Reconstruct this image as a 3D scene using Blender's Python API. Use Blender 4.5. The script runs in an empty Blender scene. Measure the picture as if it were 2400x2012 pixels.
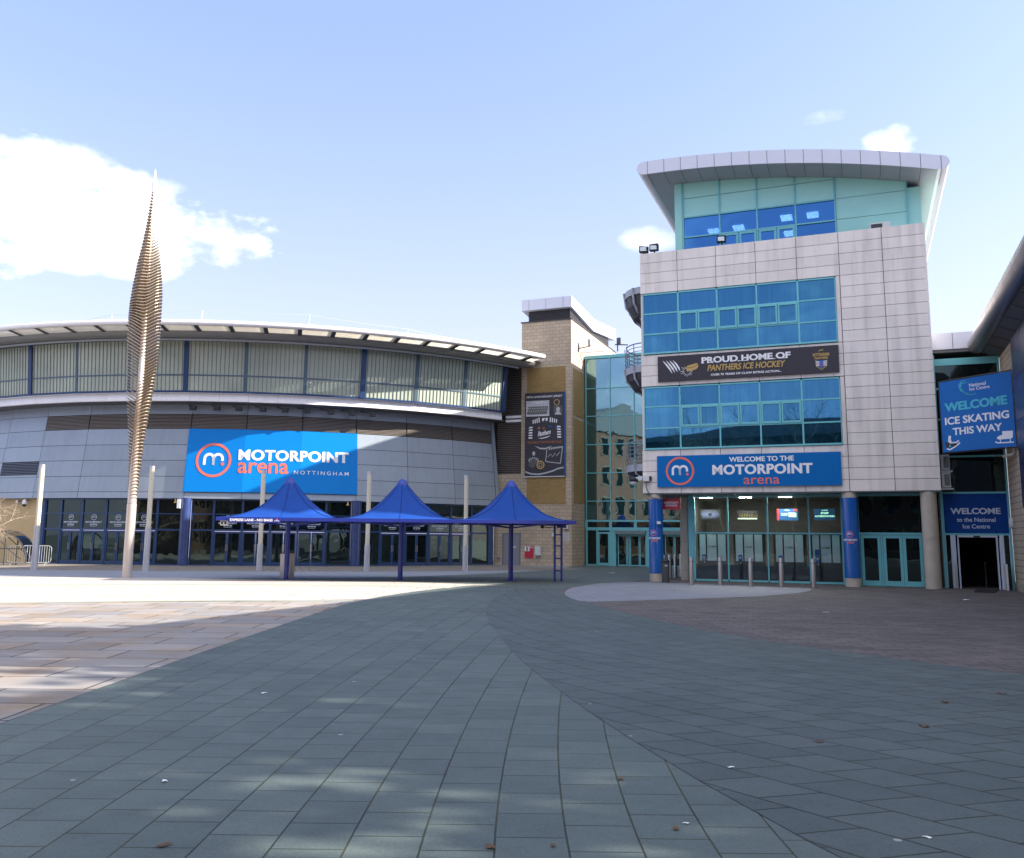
import bpy, bmesh, math, random
from math import sin, cos, tan, radians, degrees, pi, hypot, atan2
from mathutils import Vector, Matrix, noise
random.seed(7)
SC = bpy.context.scene
COL = SC.collection

# ------------------------------------------------------------------ camera
FPX, PX, PY, PITCH, ROLL, EYE = 2082.1, 1172.0, 953.5, radians(8.452), radians(.558), 1.7
_r = Vector((1, 0, 0)); _u = Vector((0, -sin(PITCH), cos(PITCH))); _f = Vector((0, cos(PITCH), sin(PITCH)))
CR = cos(ROLL)*_r + sin(ROLL)*_u
CU = -sin(ROLL)*_r + cos(ROLL)*_u
cam = bpy.data.cameras.new('camera')
camo = bpy.data.objects.new('camera', cam); COL.objects.link(camo)
camo.matrix_world = Matrix(((CR.x, CU.x, -_f.x, 0), (CR.y, CU.y, -_f.y, 0), (CR.z, CU.z, -_f.z, EYE), (0, 0, 0, 1)))
cam.sensor_width = 36; cam.lens = 36*FPX/2400
cam.shift_x = (1200-PX)/2400; cam.shift_y = -(1006-PY)/2400
cam.clip_start = .1; cam.clip_end = 2000
SC.camera = camo

def ray(u, v):
    return CR*((u-PX)/FPX) - CU*((v-PY)/FPX) + _f
def gnd(u, v, z=0.):
    r = ray(u, v); t = (z-EYE)/r.z
    return (r.x*t, r.y*t)

# ------------------------------------------------------------------ world, sun, exposure
SUN_AZ, SUN_EL = -5.0, 28.2
SKY_STRENGTH, SUN_STRENGTH, EXPOSURE = .097, 3.6, 1.85
w = bpy.data.worlds.new('World'); SC.world = w; w.use_nodes = True
nt = w.node_tree; nt.nodes.clear()
def wn(t, **k):
    n = nt.nodes.new(t)
    for a, b in k.items(): setattr(n, a, b)
    return n
def wmath(op, a, b=None, c=None, clamp=False):
    n = wn('ShaderNodeMath', operation=op); n.use_clamp = clamp
    for i, x in enumerate((a, b, c)):
        if x is None: continue
        if isinstance(x, (int, float)): n.inputs[i].default_value = x
        else: nt.links.new(x, n.inputs[i])
    return n.outputs[0]
sky = wn('ShaderNodeTexSky', sky_type='NISHITA'); sky.sun_disc = False
sky.sun_elevation = radians(SUN_EL); sky.sun_rotation = radians(90-SUN_AZ)
sky.air_density = 1.0; sky.dust_density = 1.6; sky.ozone_density = 1.6
tc = wn('ShaderNodeTexCoord')
sep = wn('ShaderNodeSeparateXYZ'); nt.links.new(tc.outputs['Generated'], sep.inputs[0])
az = wmath('ARCTAN2', sep.outputs[0], sep.outputs[1])
el = wmath('ARCSINE', sep.outputs[2])
nz = wn('ShaderNodeTexNoise'); nz.inputs['Scale'].default_value = 9; nz.inputs['Detail'].default_value = 9; nz.inputs['Roughness'].default_value = .6
mp = wn('ShaderNodeMapping'); mp.inputs['Scale'].default_value = (1, 1, 1.7)
nt.links.new(tc.outputs['Generated'], mp.inputs[0]); nt.links.new(mp.outputs[0], nz.inputs[0])
nz2 = wn('ShaderNodeTexNoise'); nz2.inputs['Scale'].default_value = 38; nz2.inputs['Detail'].default_value = 6
nt.links.new(mp.outputs[0], nz2.inputs[0])
nsum = wmath('ADD', wmath('MULTIPLY', wmath('SUBTRACT', nz.outputs[0], .5), 4.6), wmath('MULTIPLY', wmath('SUBTRACT', nz2.outputs[0], .5), 1.6))
mask = None
def azel(u, v):
    r = ray(u, v).normalized(); return atan2(r.x, r.y), math.asin(r.z)
#  clouds: centre pixel direction, half sizes in radians, strength
CL = [(20, 470, .13, .045, 1.1), (250, 520, .12, .034, 1.1), (440, 562, .105, .034, .9), (-300, 430, .2, .07, 1.1),
      (130, 385, .07, .020, .55), (250, 425, .06, .016, .5), (2090, 330, .026, .017, .6), (1520, 565, .03, .014, .28), (1930, 275, .03, .010, .25), (200, 610, .10, .016, .5)]
for (u, v, ra, re, st) in CL:
    a0, e0 = azel(u, v)
    q = wmath('ADD', wmath('POWER', wmath('ABSOLUTE', wmath('DIVIDE', wmath('SUBTRACT', az, a0), ra)), 2.), wmath('POWER', wmath('ABSOLUTE', wmath('DIVIDE', wmath('SUBTRACT', el, e0), re)), 2.))
    m_ = wmath('ADD', wmath('MULTIPLY', wmath('SUBTRACT', 1., q), 1.0), nsum)
    m_ = wmath('MULTIPLY', wmath('MULTIPLY', wmath('ADD', m_, .15), .75, clamp=True), wmath('MULTIPLY', wmath('SUBTRACT', 2.4, q), .6, clamp=True))
    m_ = wmath('MULTIPLY', m_, st, clamp=True)
    mask = m_ if mask is None else wmath('MAXIMUM', mask, m_)
# broken cloud behind the viewer for reflections; unseen high cloud added as fill
back = wmath('MULTIPLY', wmath('MULTIPLY', wmath('SUBTRACT', wmath('MULTIPLY', nz.outputs[0], 2.2), 1.05), 1.4, clamp=True), wmath('MULTIPLY', wmath('MULTIPLY', sep.outputs[1], -2.0), 1.0, clamp=True))
mask = wmath('MAXIMUM', mask, wmath('MULTIPLY', back, .55))
high = wmath('MULTIPLY', wmath('MULTIPLY', wmath('SUBTRACT', el, .52), 4.0, clamp=True), wmath('MULTIPLY', wmath('ADD', wmath('MULTIPLY', sep.outputs[1], -1.6), .25), 1.0, clamp=True))  # unseen bright cloud overhead, added to lift the shaded walls
high = wmath('MULTIPLY', high, wmath('MULTIPLY', wmath('ADD', wmath('SUBTRACT', nz.outputs[0], .5), .5), 3.2, clamp=True))
mask = wmath('MAXIMUM', mask, high)
# thin high haze: the sky of this day is pale
haze = wn('ShaderNodeMix', data_type='RGBA'); haze.inputs['Factor'].default_value = .35
low = wn('ShaderNodeMix', data_type='RGBA')   # paler towards the horizon
nt.links.new(wmath('MULTIPLY', wmath('POWER', wmath('SUBTRACT', 1., wmath('DIVIDE', el, .60), clamp=True), 2.), .75), low.inputs['Factor'])
nt.links.new(sky.outputs[0], low.inputs[6]); low.inputs[7].default_value = (3.9, 3.1, 3.25, 1)
nt.links.new(low.outputs[2], haze.inputs[6]); haze.inputs[7].default_value = (1.75, 2.4, 4.2, 1)
mix = wn('ShaderNodeMix', data_type='RGBA')
cc = wn('ShaderNodeMix', data_type='RGBA'); cc.inputs[6].default_value = (2.75, 2.95, 3.3, 1); cc.inputs[7].default_value = (8.6, 8.5, 8.4, 1)
nt.links.new(wmath('MULTIPLY', wmath('SUBTRACT', wmath('ADD', wmath('MULTIPLY', nz2.outputs[0], .8), wmath('MULTIPLY', nz.outputs[0], .6)), .42), 2.2, clamp=True), cc.inputs['Factor'])
nt.links.new(cc.outputs[2], mix.inputs[7])
nt.links.new(mask, mix.inputs['Factor']); tint = wn('ShaderNodeMix', data_type='RGBA'); tint.blend_type = 'MULTIPLY'; tint.inputs['Factor'].default_value = 1; tint.inputs[7].default_value = (1.01, .945, .985, 1)
nt.links.new(haze.outputs[2], tint.inputs[6]); nt.links.new(tint.outputs[2], mix.inputs[6]); mix.inputs[7].default_value = (6.6, 6.65, 6.8, 1)
bg = wn('ShaderNodeBackground'); bg.inputs[1].default_value = SKY_STRENGTH
nt.links.new(mix.outputs[2], bg.inputs[0])
wo = wn('ShaderNodeOutputWorld'); nt.links.new(bg.outputs[0], wo.inputs[0])
sl = bpy.data.lights.new('sun', 'SUN'); sl.energy = SUN_STRENGTH; sl.angle = radians(.5); sl.color = (1, .93, .82)
so = bpy.data.objects.new('sun', sl); COL.objects.link(so)
sv = Vector((cos(radians(SUN_AZ))*cos(radians(SUN_EL)), sin(radians(SUN_AZ))*cos(radians(SUN_EL)), sin(radians(SUN_EL))))
so.rotation_euler = sv.to_track_quat('Z', 'Y').to_euler(); so.location = (60, -10, 60)
SC.view_settings.view_transform = 'Standard'; SC.view_settings.look = 'None'
SC.view_settings.exposure = EXPOSURE; SC.view_settings.gamma = 1
SC.cycles.max_bounces = 8; SC.cycles.transparent_max_bounces = 12

# ------------------------------------------------------------------ materials
MATS = {}
def nodes_of(name):
    m = bpy.data.materials.new(name); m.use_nodes = True
    t = m.node_tree; b = t.nodes['Principled BSDF']
    return m, t, b
def nd(t, ty, **k):
    n = t.nodes.new(ty)
    for a, b in k.items(): setattr(n, a, b)
    return n
def mth(t, op, a, b=None, clamp=False):
    n = nd(t, 'ShaderNodeMath', operation=op); n.use_clamp = clamp
    for i, x in enumerate((a, b)):
        if x is None: continue
        if isinstance(x, (int, float)): n.inputs[i].default_value = x
        else: t.links.new(x, n.inputs[i])
    return n.outputs[0]
def noise_out(t, scale, detail=4, stretch=None, coord='Object'):
    c = nd(t, 'ShaderNodeTexCoord'); n = nd(t, 'ShaderNodeTexNoise')
    n.inputs['Scale'].default_value = scale; n.inputs['Detail'].default_value = detail
    if stretch:
        m = nd(t, 'ShaderNodeMapping'); m.inputs['Scale'].default_value = stretch
        t.links.new(c.outputs[coord], m.inputs[0]); t.links.new(m.outputs[0], n.inputs[0])
    else: t.links.new(c.outputs[coord], n.inputs[0])
    return n.outputs[0]
def colscale(t, col, fac):
    n = nd(t, 'ShaderNodeVectorMath', operation='SCALE')
    if isinstance(col, tuple): n.inputs[0].default_value = col[:3]
    else: t.links.new(col, n.inputs[0])
    t.links.new(fac, n.inputs['Scale']); return n.outputs[0]
def pbr(name, col, rough=.5, metal=0., var=.12, vs=2., bump=0., bs=60., island=0., streak=0., rvar=.1, coat=0., spec=.5):
    if name in MATS: return MATS[name]
    m, t, b = nodes_of(name)
    f = mth(t, 'ADD', mth(t, 'MULTIPLY', mth(t, 'SUBTRACT', noise_out(t, vs, 6), .5), 2*var), 1.)
    f2 = mth(t, 'ADD', mth(t, 'MULTIPLY', mth(t, 'SUBTRACT', noise_out(t, vs*9, 3), .5), var), 0.)
    f = mth(t, 'ADD', f, f2)
    if island:
        g = nd(t, 'ShaderNodeNewGeometry')
        f = mth(t, 'ADD', f, mth(t, 'MULTIPLY', mth(t, 'SUBTRACT', g.outputs['Random Per Island'], .5), 2*island))
    if streak:
        s = noise_out(t, 1., 5, (3.5, 3.5, .25))
        s = mth(t, 'MULTIPLY', mth(t, 'SUBTRACT', s, .48, True), 4*streak)
        f = mth(t, 'SUBTRACT', f, s)
    t.links.new(colscale(t, tuple(col), f), b.inputs['Base Color'])
    rr = mth(t, 'ADD', mth(t, 'MULTIPLY', mth(t, 'SUBTRACT', noise_out(t, vs*3, 4), .5), 2*rvar), rough, True)
    t.links.new(rr, b.inputs['Roughness']); b.inputs['Metallic'].default_value = metal
    b.inputs['Coat Weight'].default_value = coat; b.inputs['Specular IOR Level'].default_value = spec
    if bump:
        bp = nd(t, 'ShaderNodeBump'); bp.inputs['Strength'].default_value = bump; bp.inputs['Distance'].default_value = .02
        t.links.new(noise_out(t, bs, 5), bp.inputs['Height']); t.links.new(bp.outputs[0], b.inputs['Normal'])
    MATS[name] = m; return m
def brick(name, c1, c2, mortar, bw, bh, ms, rough=.8, var=.25, rowoff=.5, vs=.6, bump=.3, specks=0., warp=0., moss=0., squash=None, spec=.4, hue=None, coarse=.0):
    if name in MATS: return MATS[name]
    m, t, b = nodes_of(name)
    uv = nd(t, 'ShaderNodeTexCoord')
    co = uv.outputs['UV']
    if warp:
        nn = nd(t, 'ShaderNodeTexNoise'); nn.inputs['Scale'].default_value = 1.3
        t.links.new(co, nn.inputs[0])
        a = nd(t, 'ShaderNodeVectorMath', operation='SCALE'); a.inputs['Scale'].default_value = warp
        t.links.new(nn.outputs['Color'], a.inputs[0])
        ad = nd(t, 'ShaderNodeVectorMath', operation='ADD'); t.links.new(co, ad.inputs[0]); t.links.new(a.outputs[0], ad.inputs[1]); co = ad.outputs[0]
    bk = nd(t, 'ShaderNodeTexBrick'); bk.offset = rowoff
    if squash: bk.squash, bk.squash_frequency = squash
    bk.inputs['Color1'].default_value = (*c1, 1); bk.inputs['Color2'].default_value = (*c2, 1); bk.inputs['Mortar'].default_value = (*mortar, 1)
    bk.inputs['Scale'].default_value = 1; bk.inputs['Brick Width'].default_value = bw; bk.inputs['Row Height'].default_value = bh
    bk.inputs['Mortar Size'].default_value = ms; bk.inputs['Mortar Smooth'].default_value = .15; bk.inputs['Bias'].default_value = 0
    t.links.new(co, bk.inputs[0])
    f = mth(t, 'ADD', mth(t, 'MULTIPLY', mth(t, 'SUBTRACT', noise_out(t, vs, 6), .5), 2*var), 1.)
    f = mth(t, 'ADD', f, mth(t, 'MULTIPLY', mth(t, 'SUBTRACT', noise_out(t, vs*8, 4), .5), var))
    if coarse:
        f = mth(t, 'ADD', f, mth(t, 'MULTIPLY', mth(t, 'SUBTRACT', noise_out(t, 55., 2), .5), 2*coarse))
    col = colscale(t, bk.outputs['Color'], f)
    if hue:
        mx = nd(t, 'ShaderNodeMix', data_type='RGBA'); mx.blend_type = 'MULTIPLY'
        t.links.new(mth(t, 'MULTIPLY', mth(t, 'SUBTRACT', noise_out(t, .9, 3), .42, True), 3., True), mx.inputs['Factor'])
        t.links.new(col, mx.inputs[6]); mx.inputs[7].default_value = (*hue, 1); col = mx.outputs[2]
    if specks:
        v = nd(t, 'ShaderNodeTexVoronoi'); v.inputs['Scale'].default_value = 1.15; c = nd(t, 'ShaderNodeTexCoord'); t.links.new(c.outputs['Object'], v.inputs[0])
        s = mth(t, 'LESS_THAN', v.outputs['Distance'], mth(t, 'MULTIPLY', noise_out(t, 5.3, 1), specks))
        mx = nd(t, 'ShaderNodeMix', data_type='RGBA'); t.links.new(mth(t, 'MULTIPLY', s, .55), mx.inputs['Factor']); t.links.new(col, mx.inputs[6]); mx.inputs[7].default_value = (.5, .5, .5, 1); col = mx.outputs[2]
    if moss:
        mx = nd(t, 'ShaderNodeMix', data_type='RGBA')
        t.links.new(mth(t, 'MULTIPLY', bk.outputs['Fac'], mth(t, 'MULTIPLY', mth(t, 'SUBTRACT', noise_out(t, .8, 3), .4, True), moss*6, True)), mx.inputs['Factor'])
        t.links.new(col, mx.inputs[6]); mx.inputs[7].default_value = (.05, .055, .015, 1); col = mx.outputs[2]
    t.links.new(col, b.inputs['Base Color'])
    t.links.new(mth(t, 'ADD', mth(t, 'MULTIPLY', noise_out(t, 3., 4), .25), rough-.12, True), b.inputs['Roughness']); b.inputs['Specular IOR Level'].default_value = spec
    bp = nd(t, 'ShaderNodeBump'); bp.inputs['Strength'].default_value = bump; bp.inputs['Distance'].default_value = .01
    h = mth(t, 'SUBTRACT', mth(t, 'MULTIPLY', noise_out(t, 70., 3), .25), bk.outputs['Fac'])
    t.links.new(h, bp.inputs['Height']); t.links.new(bp.outputs[0], b.inputs['Normal'])
    MATS[name] = m; return m
def glass(name, body, tint, fac, wav=.08, ws=.7, rough=.015, trans=None, streaks=0.):
    """pane: reflecting coat over a dark (or see-through) body, slightly wavy"""
    if name in MATS: return MATS[name]
    m, t, b = nodes_of(name); t.nodes.remove(b)
    out = t.nodes['Material Output']
    g = nd(t, 'ShaderNodeBsdfGlossy'); g.inputs['Color'].default_value = (*tint, 1); g.inputs['Roughness'].default_value = rough
    if streaks:   # blinds behind and run-off on the pane
        t.links.new(colscale(t, tuple(tint), mth(t, 'ADD', mth(t, 'MULTIPLY', mth(t, 'SUBTRACT', noise_out(t, 1., 5, (9, 9, .35)), .5), streaks), 1.)), g.inputs['Color'])
    if trans:
        d = nd(t, 'ShaderNodeBsdfTransparent'); d.inputs['Color'].default_value = (*trans, 1)
    else:
        d = nd(t, 'ShaderNodeBsdfDiffuse')
        t.links.new(colscale(t, tuple(body), mth(t, 'ADD', mth(t, 'MULTIPLY', noise_out(t, .9, 4, (1, 1, .6)), 1.2), .4)), d.inputs['Color'])
    fr = nd(t, 'ShaderNodeFresnel'); fr.inputs['IOR'].default_value = 1.5
    oi = nd(t, 'ShaderNodeObjectInfo')
    k = mth(t, 'ADD', mth(t, 'MULTIPLY', fr.outputs[0], 1-fac), mth(t, 'ADD', mth(t, 'MULTIPLY', oi.outputs['Random'], fac*.3), fac*.82), True)
    bp = nd(t, 'ShaderNodeBump'); bp.inputs['Strength'].default_value = wav; bp.inputs['Distance'].default_value = .1
    t.links.new(noise_out(t, ws, 2), bp.inputs['Height'])
    ge = nd(t, 'ShaderNodeNewGeometry')
    t.links.new(bp.outputs[0], g.inputs['Normal'])
    mx = nd(t, 'ShaderNodeMixShader'); t.links.new(k, mx.inputs[0]); t.links.new(d.outputs[0], mx.inputs[1]); t.links.new(g.outputs[0], mx.inputs[2])
    t.links.new(mx.outputs[0], out.inputs[0]); MATS[name] = m; return m
def emit(name, col, st):
    if name in MATS: return MATS[name]
    m, t, b = nodes_of(name); b.inputs['Base Color'].default_value = (*col, 1)
    b.inputs['Emission Color'].default_value = (*col, 1); b.inputs['Emission Strength'].default_value = st
    MATS[name] = m; return m

M_CLAD = pbr('blue grey metal cladding', (.30, .345, .40), .42, .25, .08, .5, island=.05, streak=.08)
M_WHITE = pbr('white coated metal', (.88, .85, .84), .4, .0, .07, 1., island=.03, streak=.06)
M_DARK = pbr('dark metal', (.045, .045, .05), .5, .2)
M_GAP = pbr('dark joint grey', (.03, .03, .032), .8)  # near-black tone for joints and backing cores
M_LOUV = pbr('brown grey louvre', (.17, .145, .125), .5, .3, .1)
M_NAVY = pbr('navy painted frame', (.017, .05, .14), .38, .1, .12, 2.)
M_NAVYCOL = pbr('navy column paint', (.03, .055, .17), .3, .0, .35, 3., coat=.3)
M_TEAL = pbr('teal painted frame', (.16, .50, .55), .38, .05, .08, 2.)
M_TEALPANEL = pbr('mint spandrel panel', (.34, .70, .64), .35, .0, .06, 1.5, island=.03)
M_CONC = pbr('pale cast stone panel', (.76, .70, .655), .75, 0, .10, 1.1, bump=.12, bs=90, island=.045, streak=.22)
M_ROOF = pbr('pale roof metal', (.62, .63, .70), .38, .15, .05, .8, island=.02)
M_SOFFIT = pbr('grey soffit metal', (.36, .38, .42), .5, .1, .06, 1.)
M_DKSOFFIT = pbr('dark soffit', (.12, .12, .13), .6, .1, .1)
M_COLSTONE = pbr('buff column concrete', (.46, .41, .34), .8, 0, .18, 4., bump=.25, bs=120, streak=.1)
M_WRAP = pbr('glossy blue wrap', (.008, .10, .38), .16, 0, .06, 3., coat=.6)
M_SIGNBLUE = pbr('sign blue', (.0, .135, .43), .38, 0, .03, 1.5, spec=.2)
M_ARENABLUE = pbr('arena sign blue', (.0, .205, .62), .4, 0, .03, 1., island=.0, spec=.2)
M_ICEBLUE = pbr('ice banner blue', (.008, .135, .44), .45, 0, .05, 1.5, spec=.2)
M_PANELBLUE = pbr('welcome panel blue', (.004, .05, .24), .3, 0, .05, 1.5, spec=.2)
M_LETTER = pbr('white lettering', (.80, .80, .82), .5, 0, .02)
M_LETTERDIM = pbr('pale lettering', (.55, .62, .74), .5, 0, .03)
M_ORANGE = pbr('coral lettering', (.82, .16, .09), .5, 0, .03)
M_RED = pbr('red sign', (.50, .02, .05), .4, 0, .05)
M_BLACKSIGN = pbr('black banner', (.028, .025, .035), .5, 0, .1)
M_GOLD = pbr('gold lettering', (.50, .33, .10), .5, 0, .08)
M_CYAN = pbr('turquoise lettering', (.05, .45, .60), .5, 0, .03)
M_POSTERGREY = pbr('poster grey', (.46, .46, .48), .6, 0, .5, 9.)
M_POSTERDK = pbr('poster dark grey', (.09, .09, .09), .6, 0, .7, 12.)
M_STEEL = pbr('brushed steel', (.48, .46, .44), .34, .85, .08, 6.)
M_GALV = pbr('galvanised steel', (.55, .57, .58), .42, .75, .12, 8.)
M_BRONZE = pbr('bronze stainless fin', (.47, .38, .28), .36, .65, .12, 3.)
M_SCPOLE = pbr('satin pole', (.62, .56, .52), .38, .55, .06, 2., streak=.1)
M_TIP = pbr('bright tip', (.95, .94, .92), .25, .2, .02)
M_LAMPGLASS = pbr('cream lamp tube', (.62, .58, .46), .3, 0, .06, 1., streak=.12)
M_LAMPSLEEVE = pbr('grey lamp sleeve', (.50, .52, .56), .35, .5, .08, 4.)
M_CANVAS = pbr('blue canopy fabric', (.006, .055, .29), .62, 0, .14, 1.2, streak=.06, rvar=.06, spec=.25)
M_BLUESTEEL = pbr('blue painted steel', (.016, .03, .24), .35, 0, .1, 3., coat=.2)
M_TIMBER = pbr('black bar', (.02, .02, .02), .5)
M_GREYDOOR = pbr('grey steel door', (.22, .23, .26), .45, .1, .06, 3.)
M_BOX = pbr('pale grey box', (.60, .62, .62), .5, 0, .05, 4.)
M_BEIGE = pbr('sandy render', (.52, .38, .20), .85, 0, .12, .8, bump=.2, bs=50, streak=.05)
M_BARK = pbr('pale bark', (.34, .27, .20), .9, 0, .3, 6.)
M_BARKDK = pbr('dark bark', (.10, .08, .06), .9, 0, .3, 6.)
M_INTERIOR = pbr('dark interior', (.02, .02, .022), .9)
M_COUNTER = pbr('navy counter panel', (.012, .014, .03), .5)
M_BLIND = pbr('pale blind', (.78, .86, .88), .7, 0, .08, 1., streak=.1)
M_BLACK = pbr('black frame', (.012, .012, .015), .45)
M_NAVYCLAD = pbr('navy wing cladding', (.035, .05, .12), .35, .3, .08, .7, island=.05)
M_TUBE = pbr('grey eaves tube', (.30, .28, .29), .32, .6, .06, 1.)
M_PAPER = pbr('white paper', (.8, .8, .8), .8)
M_LEAF = pbr('dry leaf', (.13, .06, .025), .8, 0, .3, 20.)
M_MAT = pbr('black door mat', (.012, .012, .013), .95)
M_TREEGLASSP = pbr('purple awning', (.35, .05, .25), .7)
G_BLUE = glass('blue coated glass', (.003, .03, .06), (.08, .265, .44), .60, wav=.035, ws=.5, streaks=.5)
G_TOP = glass('top storey blue glass', (.0, .03, .1), (.14, .42, .85), .40, wav=.04, ws=.5, trans=(.17, .25, .34))
G_LINK = glass('teal coated glass', (.008, .04, .05), (.34, .58, .66), .50, wav=.03, ws=1.0)
G_DARK = glass('dark shopfront glass', (.006, .009, .010), (.60, .84, .80), .035, wav=.07, ws=.8)
G_CLEAR = glass('clear shopfront glass', (0, 0, 0), (.85, .95, .95), .02, wav=.04, ws=.7, trans=(.88, .93, .93))
def frosted():
    m, t, b = nodes_of('frosted channel glass')
    n = noise_out(t, .22, 3, (1, 1, 1.6)); n2 = noise_out(t, .5, 3)
    f = mth(t, 'ADD', mth(t, 'MULTIPLY', mth(t, 'SUBTRACT', n, .5), 1.0), mth(t, 'ADD', mth(t, 'MULTIPLY', mth(t, 'SUBTRACT', n2, .5), .35), 1.))
    t.links.new(colscale(t, (.40, .44, .36), f), b.inputs['Base Color']); b.inputs['Roughness'].default_value = .3; b.inputs['Specular IOR Level'].default_value = .6
    return m
M_FROST = frosted()
B_TOWER = brick('buff block', (.50, .40, .29), (.42, .33, .24), (.20, .17, .13), .45, .225, .010, .85, .16, vs=.5, bump=.35)
B_INSET = brick('ochre brick', (.36, .235, .09), (.29, .185, .07), (.26, .19, .09), .225, .075, .010, .9, .18, vs=.6)
B_WING = brick('buff wing block', (.46, .38, .28), (.40, .33, .25), (.12, .10, .08), .45, .225, .012, .85, .14)
B_RED = brick('red brick', (.15, .05, .024), (.11, .035, .018), (.14, .11, .09), .225, .075, .012, .9, .25)
B_DARK = brick('dark brown brick', (.085, .05, .035), (.06, .038, .03), (.07, .06, .05), .225, .075, .012, .9, .25)  # darker brown brick for the mirrored buildings
P_BASE = brick('grey setts', (.21, .20, .19), (.17, .16, .155), (.07, .065, .06), .6, .3, .012, .8, .25, specks=.02)
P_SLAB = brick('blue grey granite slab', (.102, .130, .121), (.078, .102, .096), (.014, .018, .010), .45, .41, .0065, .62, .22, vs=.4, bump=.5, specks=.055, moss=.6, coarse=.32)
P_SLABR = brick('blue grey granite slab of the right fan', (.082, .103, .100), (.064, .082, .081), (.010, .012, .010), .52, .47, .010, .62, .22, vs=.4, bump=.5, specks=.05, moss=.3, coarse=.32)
P_FLAG = brick('york stone flags', (.32, .295, .275), (.225, .218, .22), (.055, .048, .04), 1.35, .85, .016, .8, .22, rowoff=.37, vs=.5, specks=.02, warp=.05, hue=(1., .80, .58), coarse=.08)
P_SETT = brick('brown grey setts', (.145, .125, .115), (.095, .083, .079), (.035, .031, .029), .55, .24, .012, .8, .35, vs=.9, specks=.045, rowoff=.41, coarse=.1)
P_PALE = brick('pale granite setts', (.25, .255, .29), (.20, .205, .24), (.11, .11, .12), .40, .2, .012, .7, .16, specks=.02)
P_WHITE = brick('cream paving', (.47, .42, .37), (.41, .37, .33), (.15, .12, .10), 1.2, .9, .012, .8, .12, rowoff=.3)
P_GREY = brick('grey apron paving', (.27, .29, .33), (.235, .25, .29), (.17, .175, .19), .6, .4, .008, .75, .12)
P_SMALL = brick('brown block paving', (.26, .23, .20), (.20, .175, .155), (.10, .09, .08), .34, .6, .022, .85, .2, rowoff=0)
P_GREEN = pbr('green granite strip', (.30, .34, .27), .75, 0, .12, 2.)

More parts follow.
